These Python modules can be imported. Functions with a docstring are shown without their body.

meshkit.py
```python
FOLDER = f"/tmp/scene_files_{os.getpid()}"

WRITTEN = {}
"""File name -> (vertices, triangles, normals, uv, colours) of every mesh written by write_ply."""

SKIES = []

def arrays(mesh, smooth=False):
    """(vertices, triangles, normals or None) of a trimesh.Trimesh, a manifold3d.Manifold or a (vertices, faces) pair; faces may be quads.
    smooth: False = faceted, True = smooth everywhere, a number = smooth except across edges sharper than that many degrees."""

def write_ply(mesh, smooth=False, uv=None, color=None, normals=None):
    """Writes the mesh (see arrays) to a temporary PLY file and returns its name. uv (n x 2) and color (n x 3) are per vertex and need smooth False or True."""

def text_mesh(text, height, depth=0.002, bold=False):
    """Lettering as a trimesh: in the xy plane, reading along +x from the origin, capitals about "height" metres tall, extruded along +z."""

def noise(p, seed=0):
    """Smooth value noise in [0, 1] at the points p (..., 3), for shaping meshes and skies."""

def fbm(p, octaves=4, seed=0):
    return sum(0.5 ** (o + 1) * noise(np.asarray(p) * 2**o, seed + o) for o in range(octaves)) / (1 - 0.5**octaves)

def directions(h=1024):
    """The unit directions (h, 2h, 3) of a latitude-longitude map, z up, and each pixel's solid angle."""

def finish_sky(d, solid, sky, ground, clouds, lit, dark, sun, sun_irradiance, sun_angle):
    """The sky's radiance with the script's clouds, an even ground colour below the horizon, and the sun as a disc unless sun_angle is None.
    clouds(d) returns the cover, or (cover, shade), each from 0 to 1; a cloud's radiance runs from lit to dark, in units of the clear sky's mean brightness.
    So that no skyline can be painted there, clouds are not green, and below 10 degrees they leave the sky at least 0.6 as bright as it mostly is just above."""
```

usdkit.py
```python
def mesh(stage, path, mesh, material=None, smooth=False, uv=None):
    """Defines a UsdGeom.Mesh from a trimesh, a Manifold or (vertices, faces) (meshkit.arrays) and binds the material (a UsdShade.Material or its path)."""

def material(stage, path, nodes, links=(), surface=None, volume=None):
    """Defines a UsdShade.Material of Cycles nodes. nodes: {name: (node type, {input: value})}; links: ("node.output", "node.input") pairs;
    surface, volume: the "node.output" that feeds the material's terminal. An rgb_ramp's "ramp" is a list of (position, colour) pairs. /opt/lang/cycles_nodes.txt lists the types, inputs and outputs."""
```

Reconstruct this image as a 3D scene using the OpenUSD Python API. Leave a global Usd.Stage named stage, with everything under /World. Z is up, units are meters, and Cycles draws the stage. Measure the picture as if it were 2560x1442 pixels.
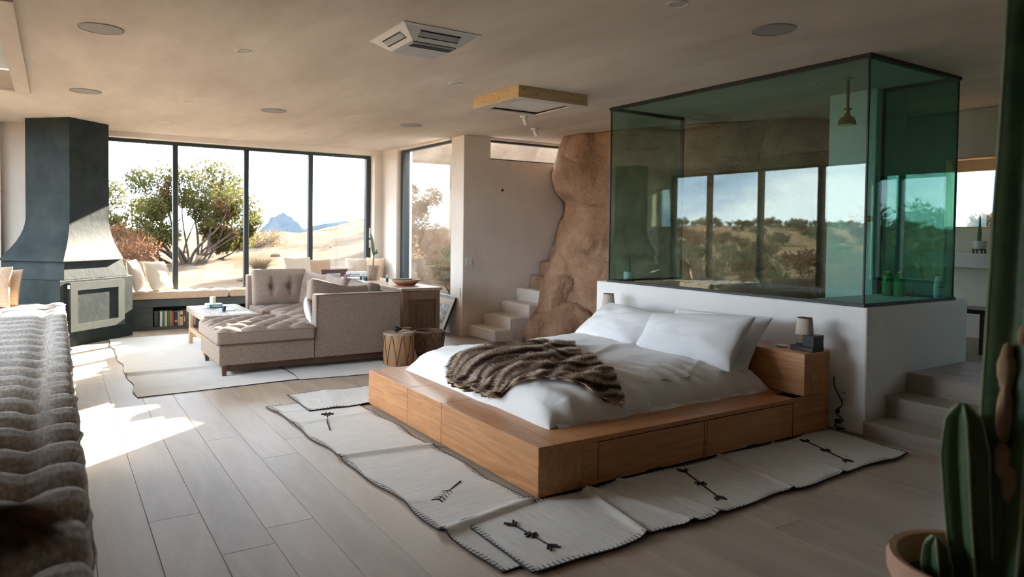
import math, random
import numpy as np, trimesh, manifold3d, usdkit, meshkit
from pxr import Usd, UsdGeom, UsdLux, UsdShade, Gf, Sdf, Vt
PI = math.pi
rng = np.random.default_rng(7)
random.seed(7)
stage = Usd.Stage.CreateInMemory()
UsdGeom.SetStageUpAxis(stage, UsdGeom.Tokens.z)
UsdGeom.SetStageMetersPerUnit(stage, 1.0)
UsdGeom.Xform.Define(stage, '/World')
UsdGeom.Scope.Define(stage, '/World/Looks')

# ---------------------------------------------------------------- camera, sky, sun, exposure
EYE = np.array([0.0, 0.0, 1.5])
YAW, PITCH, ROLL, FPX, CYPX = 0.578028516, 0.0285710558, -0.0125697357, 1750.23, 629.06
EXPOSURE = 1.15
SUN_AZ = np.array([0.762, 0.648])          # horizontal direction towards the sun (+x right, +y into the room)
SUN_TAN = 0.37                             # tangent of its elevation
SUN_POWER, SUN_COLOR = 1.7e5, (1.0, 0.89, 0.74)
SKY_POWER = 1.0

def camera():
    a, p, q = YAW, PITCH, ROLL
    f = np.array([math.sin(a)*math.cos(p), math.cos(a)*math.cos(p), -math.sin(p)])
    r = np.array([math.cos(a), -math.sin(a), 0.0])
    d = np.cross(f, r)
    r2, d2 = r*math.cos(q) + d*math.sin(q), -r*math.sin(q) + d*math.cos(q)
    cam = UsdGeom.Camera.Define(stage, '/World/camera')
    m = Gf.Matrix4d(*[float(v) for v in (*r2, 0, *(-d2), 0, *(-f), 0, *EYE, 1)])
    cam.AddTransformOp().Set(m)
    cam.CreateHorizontalApertureAttr(36.0)
    cam.CreateVerticalApertureAttr(36.0*1442/2560)
    cam.CreateFocalLengthAttr(FPX/2560*36.0)
    cam.CreateVerticalApertureOffsetAttr((CYPX - 721)/2560*36.0)
    cam.CreateFStopAttr(2.2)
    cam.CreateFocusDistanceAttr(5.4)
    cam.CreateClippingRangeAttr(Gf.Vec2f(0.05, 5000.0))
    cam.CreateExposureAttr(EXPOSURE)
camera()

def sky():
    dome = UsdLux.DomeLight.Define(stage, '/World/sky')
    dome.CreateIntensityAttr(1.0)
    n = {"g": ("texture_coordinate", {}),
         "map": ("mapping", {"scale": (1.0, 1.0, 3.2)}),
         "n": ("noise_texture", {"scale": 3.1, "detail": 8.0, "roughness": 0.55, "distortion": 0.3}),
         "r": ("rgb_ramp", {"ramp": [(0.37, (0.28, 0.40, 0.58)), (0.49, (0.58, 0.71, 0.86)), (0.61, (1.10, 1.15, 1.18))]}),
         "b": ("background_shader", {"strength": 6.0*SKY_POWER})}
    l = [("g.generated", "map.vector"), ("map.vector", "n.vector"), ("n.fac", "r.fac"), ("r.color", "b.color")]
    m = usdkit.material(stage, '/World/Looks/sky', n, l, surface="b.background")
    UsdShade.MaterialBindingAPI.Apply(dome.GetPrim()).Bind(m)
    sun = UsdLux.DistantLight.Define(stage, '/World/sun')
    s = np.array([*SUN_AZ/np.linalg.norm(SUN_AZ), SUN_TAN]); s /= np.linalg.norm(s)
    up = np.array([0, 0, 1.0]); x = np.cross(up, s); x /= np.linalg.norm(x); y = np.cross(s, x)
    sun.AddTransformOp().Set(Gf.Matrix4d(*[float(v) for v in (*x, 0, *y, 0, *s, 0, 0, 0, 30, 1)]))
    sun.CreateIntensityAttr(SUN_POWER)
    sun.CreateAngleAttr(0.53)
    sun.CreateColorAttr(Gf.Vec3f(*SUN_COLOR))
sky()

# ---------------------------------------------------------------- helpers
BASE, USED = {}, {}
def path_for(name, parent):
    root = str(parent.GetPath()) if parent else '/World'
    k = USED.get((root, name), 0); USED[(root, name)] = k + 1
    return f'{root}/{name}' + (f'_{k:03d}' if k else '')
def tag(p, label=None, cat=None, group=None, kind=None):
    for k, v in (('label', label), ('category', cat), ('group', group), ('kind', kind)):
        if v: p.SetCustomDataByKey(k, v)
    return p
def thing(name, label, cat, base=(0, 0, 0), group=None, kind=None, rz=0.0):
    x = UsdGeom.Xform.Define(stage, path_for(name, None))
    x.AddTranslateOp().Set(Gf.Vec3d(*map(float, base)))
    if rz: x.AddRotateZOp().Set(float(rz))
    p = x.GetPrim(); BASE[str(p.GetPath())] = np.array(base, float)
    return tag(p, label, cat, group, kind)
def arrays(mesh):
    v, f, _ = meshkit.arrays(mesh)
    return np.array(v, float), f
def part(parent, name, mesh, m, label=None, smooth=False, kind=None):
    """A mesh in world coordinates as a child of a thing, or of a part of it."""
    b = BASE[str(parent.GetPath())]
    v, f = arrays(mesh)
    p = usdkit.mesh(stage, path_for(name, parent), trimesh.Trimesh(v - b, f, process=False), M[m], smooth=smooth).GetPrim()
    BASE[str(p.GetPath())] = b
    return tag(p, label, kind=kind)
def solo(name, label, cat, mesh, m, smooth=False, group=None, kind=None):
    v, f = arrays(mesh)
    p = usdkit.mesh(stage, path_for(name, None), trimesh.Trimesh(v, f, process=False), M[m], smooth=smooth).GetPrim()
    BASE[str(p.GetPath())] = np.zeros(3)
    return tag(p, label, cat, group, kind)
def struct(name, mesh, m, label=None, smooth=False):
    return solo(name, label, name.split('_')[0], mesh, m, smooth, kind='structure')
def dup(src, loc, label, rz=0.0, scale=1.0, group=None):
    was = src.GetCustomData()
    x = UsdGeom.Xform.Define(stage, path_for(src.GetName().rstrip('0123456789').rstrip('_'), None)); p = x.GetPrim()
    p.GetReferences().AddInternalReference(src.GetPath()); p.SetInstanceable(True)
    x.ClearXformOpOrder()
    x.AddTransformOp(opSuffix='copy').Set(Gf.Matrix4d(*[float(v) for v in (
        scale*math.cos(rz), scale*math.sin(rz), 0, 0, -scale*math.sin(rz), scale*math.cos(rz), 0, 0, 0, 0, scale, 0, *loc, 1)]))
    return tag(p, label or was['label'], was['category'], group or was.get('group'))

cat = lambda ms: trimesh.util.concatenate([trimesh.Trimesh(*arrays(m), process=False) for m in ms])
def box(x0, x1, y0, y1, z0, z1, r=0.0):
    """A box; r > 0 chamfers its edges."""
    lo, hi = np.array([x0, y0, z0], float), np.array([x1, y1, z1], float)
    if r <= 0:
        return trimesh.creation.box(extents=hi - lo, transform=trimesh.transformations.translation_matrix((lo + hi)/2))
    h, c, pts = (hi - lo)/2, (lo + hi)/2, []
    r = min(r, 0.49*min(2*h))
    for s in np.ndindex(2, 2, 2):
        s = np.array(s)*2 - 1
        for k in range(3):
            q = h - r; q[k] = h[k]
            pts.append(c + s*q)
    return manifold3d.Manifold.hull_points(np.array(pts))
def soft(x0, x1, y0, y1, z0, z1, r=0.04, h=0.03, fn=None):
    """A rounded box of fine quads; fn moves its points (points, normalised -1..1 position)."""
    lo, hi = np.array([x0, y0, z0], float), np.array([x1, y1, z1], float)
    s, c = hi - lo, (lo + hi)/2
    r = min(r, 0.499*min(s))
    V, F, n0 = [], [], 0
    hh = np.broadcast_to(np.asarray(h, float), 3)
    def knots(k):
        n = max(3, int(round((s[k] - 2*r)/hh[k])))
        e = r*np.array([0, .1, .3, .6])
        return np.concatenate([-s[k]/2 + e, np.linspace(-s[k]/2 + r, s[k]/2 - r, n + 1), s[k]/2 - e[::-1]])
    K = [knots(k) for k in range(3)]
    for k in range(3):
        i, j = (k + 1) % 3, (k + 2) % 3
        for sg in (-1, 1):
            A, B = np.meshgrid(K[i], K[j], indexing='ij')
            P = np.zeros(A.shape + (3,)); P[..., i], P[..., j], P[..., k] = A, B, sg*s[k]/2
            na, nb = A.shape
            a, b = np.meshgrid(np.arange(na - 1), np.arange(nb - 1), indexing='ij')
            q = np.stack([a*nb + b, (a + 1)*nb + b, (a + 1)*nb + b + 1, a*nb + b + 1], -1).reshape(-1, 4)
            if sg < 0: q = q[:, ::-1]
            V.append(P.reshape(-1, 3)); F.append(q + n0); n0 += na*nb
    V, F = np.vstack(V), np.vstack(F)
    inner = np.clip(V, -s/2 + r, s/2 - r); d = V - inner
    L = np.linalg.norm(d, axis=1, keepdims=True)
    P = inner + np.where(L > 1e-9, d/np.maximum(L, 1e-9)*r, 0)
    _, idx, inv = np.unique(np.round(P, 6), axis=0, return_index=True, return_inverse=True)
    P, F = P[idx], np.asarray(inv).reshape(-1)[F]
    T = np.vstack([F[:, [0, 1, 2]], F[:, [0, 2, 3]]])
    T = T[(T[:, 0] != T[:, 1]) & (T[:, 1] != T[:, 2]) & (T[:, 0] != T[:, 2])]
    u = P/(s/2)
    P = P + c
    if fn is not None: P = fn(P, u)
    return trimesh.Trimesh(P, T, process=False)
def lathe(prof, n=32, loc=(0, 0, 0)):
    prof = np.array(prof, float); k = len(prof)
    a = np.arange(n)*2*PI/n
    V = np.stack([prof[None, :, 0]*np.cos(a)[:, None], prof[None, :, 0]*np.sin(a)[:, None], np.broadcast_to(prof[None, :, 1], (n, k))], -1).reshape(-1, 3)
    i, j = np.meshgrid(np.arange(n), np.arange(k - 1), indexing='ij')
    q = np.stack([i*k + j, ((i + 1) % n)*k + j, ((i + 1) % n)*k + j + 1, i*k + j + 1], -1).reshape(-1, 4)
    T = np.vstack([q[:, [0, 1, 2]], q[:, [0, 2, 3]]])
    m = trimesh.Trimesh(V + np.array(loc), T, process=False)
    m.merge_vertices(); m.update_faces(m.nondegenerate_faces())
    return m
def tube(pts, rad, n=8, cap=True):
    p = np.asarray(pts, float)
    t = np.gradient(p, axis=0); t /= np.linalg.norm(t, axis=1, keepdims=True) + 1e-12
    ref = np.array([0, 0, 1.0]) if abs(t[:, 2]).mean() < 0.8 else np.array([1.0, 0, 0])
    a = np.cross(t, ref); a /= np.linalg.norm(a, axis=1, keepdims=True) + 1e-12
    b = np.cross(t, a); ang = np.arange(n)*2*PI/n
    R = np.broadcast_to(np.asarray(rad, float), (len(p),))
    V = p[:, None] + R[:, None, None]*(np.cos(ang)[None, :, None]*a[:, None] + np.sin(ang)[None, :, None]*b[:, None])
    V = V.reshape(-1, 3); k = len(p)
    i, j = np.meshgrid(np.arange(k - 1), np.arange(n), indexing='ij')
    q = np.stack([i*n + j, i*n + (j + 1) % n, (i + 1)*n + (j + 1) % n, (i + 1)*n + j], -1).reshape(-1, 4)
    T = [np.vstack([q[:, [0, 2, 1]], q[:, [0, 3, 2]]])]
    if cap:
        V = np.vstack([V, p[:1], p[-1:]]); c0, c1 = len(V) - 2, len(V) - 1
        jj = np.arange(n)
        T += [np.stack([np.full(n, c0), jj, (jj + 1) % n], 1), np.stack([np.full(n, c1), (k - 1)*n + (jj + 1) % n, (k - 1)*n + jj], 1)]
    return trimesh.Trimesh(V, np.vstack(T), process=False)
def grid_solid(P, th, down=(0, 0, 1)):
    """A sheet given as a grid of points, thickened against 'down'."""
    nu, nv = P.shape[:2]
    top = P.reshape(-1, 3); bot = top - np.asarray(down)*th
    i, j = np.meshgrid(np.arange(nu - 1), np.arange(nv - 1), indexing='ij')
    q = np.stack([i*nv + j, (i + 1)*nv + j, (i + 1)*nv + j + 1, i*nv + j + 1], -1).reshape(-1, 4)
    N = nu*nv
    e = np.concatenate([np.arange(nv), np.arange(1, nu)*nv + nv - 1, (nu - 1)*nv + np.arange(nv - 2, -1, -1), np.arange(nu - 2, -1, -1)*nv])
    e2 = e[1:]; e1 = e[:-1]
    side = np.stack([e1, e1 + N, e2 + N, e2], -1)
    Q = np.vstack([q, q[:, ::-1] + N, side[:, ::-1]])
    return trimesh.Trimesh(np.vstack([top, bot]), np.vstack([Q[:, [0, 1, 2]], Q[:, [0, 2, 3]]]), process=False)
def turn(m, ax=0, ay=0, az=0, about=(0, 0, 0), move=(0, 0, 0), scale=1):
    R = trimesh.transformations.euler_matrix(ax, ay, az)[:3, :3]
    v, f = arrays(m)
    return trimesh.Trimesh(((v - about)*scale) @ R.T + about + np.asarray(move, float), f, process=False)
def rock(c, r, seed=0, sub=4, amp=0.22, flat=0.0):
    m = trimesh.creation.icosphere(subdivisions=sub); v = np.array(m.vertices)
    n = meshkit.fbm(v*1.1 + seed*7.3 + 20, 5, seed) - .5
    n2 = meshkit.fbm(v*5 + seed*3.1 + 40, 4, seed + 9) - .5
    v = v*(1 + 2*amp*n + .35*amp*n2)[:, None]
    v = np.sign(v)*np.abs(v)**0.86
    if flat: v[:, 2] = np.maximum(v[:, 2], -flat)
    return trimesh.Trimesh(v*np.asarray(r) + np.asarray(c), m.faces, process=False)
def pillow(W, H, T, seed=0, n=26, ears=.05, wr=.004):
    """A stuffed pillow in the xz plane (front towards -y), centred at its bottom edge."""
    u = np.sin(np.linspace(-1, 1, n)*PI/2)
    A, B = np.meshgrid(u, u, indexing='ij')
    t = T/2*((1 - A**2).clip(0)**.42)*((1 - B**2).clip(0)**.42)
    X = W/2*A*(1 - ears*(1 - B**2)**1.0*1.2 + ears); Z = H/2*B*(1 - ears*(1 - A**2)*1.2 + ears)
    p = np.stack([A*3 + seed, B*3 + seed*2, A*0], -1)
    w = (meshkit.fbm(p*1.3, 3, seed) - .5)*wr*2 + np.sin(6*np.arctan2(B, A) + seed)*wr*(A**2 + B**2)
    S = []
    for s in (-1, 1):
        P = np.stack([X, s*(t + w*(t/(T/2) + .05)), Z + H/2], -1)
        i, j = np.meshgrid(np.arange(n - 1), np.arange(n - 1), indexing='ij')
        q = np.stack([i*n + j, (i + 1)*n + j, (i + 1)*n + j + 1, i*n + j + 1], -1).reshape(-1, 4)
        if s > 0: q = q[:, ::-1]
        S.append(trimesh.Trimesh(P.reshape(-1, 3), np.vstack([q[:, [0, 1, 2]], q[:, [0, 2, 3]]]), process=False))
    m = cat(S); m.merge_vertices(digits_vertex=5)
    return m
def curves(parent, name, P, W, m, kind='stuff'):
    """P (n, k, 3) world points as hair."""
    b = BASE[str(parent.GetPath())]; n, k = P.shape[:2]
    c = UsdGeom.BasisCurves.Define(stage, path_for(name, parent))
    c.CreateTypeAttr('linear')
    c.CreatePointsAttr(Vt.Vec3fArray.FromNumpy((P - b).reshape(-1, 3).astype(np.float32)))
    c.CreateCurveVertexCountsAttr(Vt.IntArray.FromNumpy(np.full(n, k, np.int32)))
    c.CreateWidthsAttr(Vt.FloatArray.FromNumpy(np.tile(np.asarray(W, np.float32), n))); c.SetWidthsInterpolation('vertex')
    UsdShade.MaterialBindingAPI.Apply(c.GetPrim()).Bind(M[m])
    return tag(c.GetPrim(), kind=kind)

# ---------------------------------------------------------------- materials
M = {}
def mat(name, c, c2=None, rough=.6, scale=6.0, stretch=(1, 1, 1), detail=4.0, bump=0.0, bscale=None, bstretch=None, bdist=.02, metal=0.0, spec=.5, rand=0.0,
        ramp=(.35, .65), sheen=0.0, coat=0.0, coord='object', distort=0.0, sub=0.0, bdetail=3.0):
    n = {"p": ("principled_bsdf", {"base_color": c, "roughness": rough, "metallic": metal, "specular_ior_level": spec, "sheen_weight": sheen, "coat_weight": coat, "coat_roughness": .15})}
    l = []
    if coord == 'object': n["t"] = ("texture_coordinate", {}); src = "t.object"
    else: n["t"] = ("geometry", {}); src = "t.position"
    col = None
    if c2 is not None:
        n["m"] = ("mapping", {"scale": stretch})
        n["n"] = ("noise_texture", {"scale": scale, "detail": detail, "roughness": .6, "distortion": distort})
        n["r"] = ("rgb_ramp", {"ramp": [(ramp[0], c), (ramp[1], c2)]})
        l += [(src, "m.vector"), ("m.vector", "n.vector"), ("n.fac", "r.fac")]
        col = "r.color"
    if rand:
        n["o"] = ("object_info", {}); n["mr"] = ("map_range", {"from_min": 0, "from_max": 1, "to_min": 1 - rand, "to_max": 1 + rand*.6})
        n["h"] = ("hsv", {"color": c})
        l += [("o.random", "mr.value"), ("mr.result", "h.value")]
        if col: l.append((col, "h.color"))
        if c2 is not None:
            n["va"] = ("vector_math", {"math_type": "add"}); n["oc"] = ("combine_xyz", {}); n["ml"] = ("math", {"math_type": "multiply", "value2": 37.0})
            l += [("o.random", "ml.value1"), ("ml.value", "oc.x"), ("ml.value", "oc.y"), ("oc.vector", "va.vector2")]
            l.remove((src, "m.vector")); l += [(src, "va.vector1"), ("va.vector", "m.vector")]
        col = "h.color"
    if col: l.append((col, "p.base_color"))
    if bump:
        n["bm"] = ("mapping", {"scale": bstretch or stretch})
        n["bn"] = ("noise_texture", {"scale": bscale or scale*4, "detail": bdetail, "roughness": .6})
        n["b"] = ("bump", {"strength": bump, "distance": bdist})
        l += [(src, "bm.vector"), ("bm.vector", "bn.vector"), ("bn.fac", "b.height"), ("b.normal", "p.normal")]
    M[name] = usdkit.material(stage, '/World/Looks/' + name, n, l, surface="p.BSDF")
def pane(name, tint, refl=1.0):
    n = {"lw": ("layer_weight", {"blend": .5}), "pw": ("math", {"math_type": "power", "value2": 5.0}), "ml": ("math", {"math_type": "multiply_add", "value2": .96, "value3": .04*refl}),
         "t": ("transparent_bsdf", {"color": tint}), "g": ("glossy_bsdf", {"color": (1, 1, 1), "roughness": 0.0}), "x": ("mix_closure", {})}
    l = [("lw.facing", "pw.value1"), ("pw.value", "ml.value1"), ("ml.value", "x.fac"), ("t.BSDF", "x.closure1"), ("g.BSDF", "x.closure2")]
    M[name] = usdkit.material(stage, '/World/Looks/' + name, n, l, surface="x.closure")
def leafy(name, c, c2, tr=.35):
    n = {"i": ("geometry", {}), "r": ("rgb_ramp", {"ramp": [(0, c), (1, c2)]}), "d": ("principled_bsdf", {"roughness": .7, "specular_ior_level": .2}),
         "tl": ("translucent_bsdf", {}), "x": ("mix_closure", {"fac": tr})}
    l = [("i.random_per_island", "r.fac"), ("r.color", "d.base_color"), ("r.color", "tl.color"), ("d.BSDF", "x.closure1"), ("tl.BSDF", "x.closure2")]
    M[name] = usdkit.material(stage, '/World/Looks/' + name, n, l, surface="x.closure")
def emit(name, c, s):
    M[name] = usdkit.material(stage, '/World/Looks/' + name, {"e": ("emission", {"color": c, "strength": s})}, [], surface="e.emission")

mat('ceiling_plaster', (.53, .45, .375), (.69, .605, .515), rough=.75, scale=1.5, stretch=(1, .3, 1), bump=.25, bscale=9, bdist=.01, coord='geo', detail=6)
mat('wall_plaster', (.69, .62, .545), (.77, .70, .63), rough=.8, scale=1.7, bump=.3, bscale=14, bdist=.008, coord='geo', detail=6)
mat('pale_plaster', (.80, .80, .785), (.85, .85, .84), rough=.8, scale=2.0, bump=.25, bscale=16, bdist=.006, coord='geo', detail=6)
mat('white_paint', (.80, .79, .76), rough=.5)
mat('bench_concrete', (.030, .040, .040), (.060, .070, .062), rough=.5, scale=2.6, bump=.25, bscale=12, bdist=.006, coord='geo', detail=7, distort=.6)
mat('concrete', (.010, .017, .020), (.026, .036, .033), spec=.16, rough=.55, scale=2.6, bump=.25, bscale=12, bdist=.006, coord='geo', detail=7, distort=.6)
mat('concrete_panel', (.040, .047, .042), (.058, .065, .056), rough=.45, scale=4, coord='geo', detail=6)
mat('plank', (.43, .35, .28), (.53, .445, .365), rough=.42, scale=2.0, stretch=(3.2, .5, 1), rand=.10, bump=.15, bscale=20, bstretch=(6, .6, 1), bdist=.004, detail=6, distort=.8)
mat('stair_wood', (.36, .31, .26), (.47, .41, .35), rough=.45, scale=2.5, stretch=(4, .6, 4), rand=.06, detail=6)
mat('fir_y', (.42, .175, .066), (.58, .285, .118), rough=.36, scale=3.2, stretch=(7, .55, 7), rand=.10, bump=.12, bscale=24, bstretch=(8, .5, 8), bdist=.003, detail=7, distort=1.4)
mat('fir_x', (.42, .175, .068), (.56, .268, .11), rough=.36, scale=3.2, stretch=(.55, 7, 7), rand=.10, bump=.12, bscale=24, bstretch=(.5, 8, 8), bdist=.003, detail=7, distort=1.4)
mat('fir_dark', (.03, .018, .012), rough=.7)
mat('white_linen', (.85, .86, .88), (.88, .89, .90), rough=.9, scale=40, bump=.15, bscale=60, bdist=.003, sheen=.2)
mat('cream_linen', (.55, .47, .38), (.65, .57, .475), spec=.15, rough=.95, scale=60, bump=.2, bscale=160, bdist=.002, sheen=.2)
mat('bench_fabric', (.46, .32, .22), (.56, .42, .30), spec=.15, rough=.95, scale=50, bump=.2, bscale=200, bdist=.002, sheen=.2)
mat('daybed_fabric', (.15, .125, .105), (.31, .26, .215), spec=.15, rough=.95, scale=70, stretch=(1, .25, 1), bump=.4, bscale=240, bdist=.003, sheen=.25, detail=5)
mat('sofa_fabric', (.205, .148, .115), (.40, .308, .246), spec=.15, rough=.95, scale=130, bump=.4, bscale=300, bdist=.003, sheen=.2, detail=5)
mat('sofa_pipe', (.14, .105, .085), rough=.9)
mat('walnut', (.075, .035, .022), (.11, .055, .035), rough=.4, scale=6, stretch=(1, 6, 1))
mat('rug_wool', (.70, .70, .69), (.82, .82, .81), rough=1.0, scale=5, stretch=(1, 9, 1), bump=.5, bscale=70, bstretch=(1, 6, 1), bdist=.004, sheen=.3, detail=6)
mat('rug_wool_x', (.70, .70, .69), (.82, .82, .81), rough=1.0, scale=5, stretch=(9, 1, 1), bump=.5, bscale=70, bstretch=(6, 1, 1), bdist=.004, sheen=.3, detail=6)
mat('thread', (.035, .03, .04), rough=.9)
mat('black_metal', (.018, .02, .022), rough=.42, spec=.4)
mat('frame_black', (.022, .03, .032), rough=.45)
mat('brass', (.55, .36, .13), rough=.28, metal=1.0)
mat('granite', (.24, .12, .062), (.50, .315, .20), rough=.9, scale=2.3, bump=1.0, bscale=14, bdist=.05, coord='geo', detail=9, bdetail=7, ramp=(.3, .72))
mat('granite_out', (.07, .045, .029), (.125, .088, .062), rough=.95, spec=0, scale=1.1, bump=.9, bscale=9, bdist=.05, coord='geo', detail=9, bdetail=7, ramp=(.3, .7))
mat('desert', (.078, .054, .037), (.13, .095, .07), rough=1.0, spec=0, scale=.9, bump=.7, bscale=6, bdist=.05, coord='geo', detail=9, bdetail=6)
mat('desert_left', (.15, .098, .058), (.25, .17, .105), rough=1.0, spec=0, scale=.55, bump=.8, bscale=4, bdist=.08, coord='geo', detail=9, bdetail=6)
mat('far_hill', (.032, .041, .053), (.055, .062, .068), rough=1.0, spec=0, scale=.02, coord='geo', detail=6)
mat('bark', (.035, .022, .016), (.075, .05, .037), rough=1.0, scale=14)
leafy('juniper_leaf', (.065, .06, .015), (.32, .235, .075), .5)
leafy('rust_leaf', (.10, .045, .02), (.19, .105, .05))
leafy('straw_leaf', (.09, .062, .028), (.17, .12, .06))
leafy('sage_leaf', (.10, .10, .055), (.26, .21, .12))
leafy('joshua_leaf', (.10, .14, .05), (.26, .27, .12))
mat('cabinet_panel', (.17, .105, .06), (.23, .15, .09), rough=.5, scale=4, stretch=(6, 6, .6), detail=6)
mat('cabinet_oak', (.27, .165, .095), (.36, .235, .145), rough=.45, scale=4, stretch=(6, 6, .6), detail=6)
mat('cabinet_top', (.42, .30, .21), (.50, .375, .27), rough=.3, scale=4, stretch=(6, .6, 1), detail=6)
mat('table_wood', (.30, .24, .18), (.47, .40, .33), rough=.55, scale=3, stretch=(7, .8, 1), bump=.3, bscale=18, bstretch=(8, .8, 1), bdist=.006, detail=7)
mat('table_leg', (.46, .29, .16), (.55, .37, .22), rough=.5, scale=5, stretch=(5, 5, .8))
mat('pine', (.60, .40, .20), (.70, .49, .27), rough=.6, scale=5, stretch=(1, 1, 6), coord='geo')
mat('drum_wood', (.33, .17, .075), (.47, .27, .13), rough=.5, scale=6, stretch=(3, 3, .5), detail=6)
mat('hide', (.30, .21, .15), (.42, .31, .23), rough=.7, scale=9)
mat('wicker', (.13, .075, .045), (.28, .18, .115), rough=.7, scale=30, stretch=(1, 1, .6), bump=.8, bscale=90, bdist=.006)
mat('terracotta', (.50, .27, .17), (.60, .36, .245), rough=.7, scale=6)
mat('terracotta_dark', (.10, .032, .018), (.15, .055, .03), rough=.5, scale=5)
mat('clay_pot', (.38, .26, .185), (.46, .335, .25), rough=.8, scale=9)
mat('soil', (.03, .02, .014), (.06, .042, .03), rough=1.0, scale=40, bump=.8)
mat('cactus', (.045, .105, .045), (.095, .17, .075), rough=.5, scale=7, detail=5)
mat('cactus_rib', (.30, .36, .20), (.36, .42, .26), rough=.6, scale=10)
mat('cactus_scar', (.33, .21, .12), (.46, .33, .21), rough=.9, scale=14)
mat('plume', (.10, .05, .028), rough=.9)
mat('plume_tip', (.38, .21, .11), rough=.9)
mat('lamp_shade', (.55, .46, .38), (.60, .51, .43), rough=.9, scale=60)
mat('white_ceramic', (.76, .77, .76), rough=.3)
mat('green_plastic', (.01, .26, .05), rough=.28)
mat('cap_gold', (.62, .50, .30), rough=.35, metal=.6)
mat('blue_ink', (.05, .16, .36), rough=.5)
mat('navy', (.02, .045, .10), rough=.4)
mat('teal_box', (.01, .14, .12), rough=.5)
mat('teal_glass', (.012, .10, .12), rough=.25)
mat('candle_wax', (.72, .66, .48), rough=.5)
mat('paper', (.72, .72, .70), rough=.8)
mat('red_weave', (.28, .06, .035), (.40, .11, .06), rough=.7, scale=20)
mat('rim_weave', (.52, .34, .22), rough=.8)
mat('dark_red', (.055, .012, .012), rough=.5)
mat('mount_board', (.60, .53, .44), rough=.8)
mat('photo_print', (.025, .035, .032), (.42, .40, .36), rough=.4, scale=9, detail=7, ramp=(.42, .62))
mat('plastic_white', (.70, .69, .66), rough=.4)
mat('vent_grey', (.42, .43, .44), rough=.5)
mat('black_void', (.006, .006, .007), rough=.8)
mat('speaker_grille', (.33, .31, .28), rough=.8)
mat('tan_shade', (.42, .33, .245), rough=.8)
pane('window_glass', (.965, .975, .97))
pane('box_glass', (.70, .84, .81), .9)
pane('green_box_glass', (.52, .75, .69), .9)
pane('tinted_glass', (.40, .46, .48))
pane('grey_glass', (.62, .64, .66))
leafy('skylight_panel', (.42, .42, .40), (.42, .42, .40), .25)
BOOKC = [(.035, .05, .055), (.012, .012, .014), (.62, .55, .45), (.012, .17, .15), (.60, .40, .24), (.02, .16, .06), (.30, .11, .045), (.20, .035, .035), (.02, .025, .05),
         (.28, .29, .24), (.62, .38, .13), (.02, .055, .11), (.24, .06, .045), (.015, .20, .16), (.05, .02, .02), (.25, .23, .22), (.40, .36, .33), (.14, .05, .05), (.03, .10, .12), (.5, .42, .3)]
for _i, _c in enumerate(BOOKC): mat('book_%d' % _i, _c, rough=.6)
# ================================================================ THE SETTING
CZ = 2.86                                   # ceiling height
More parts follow.
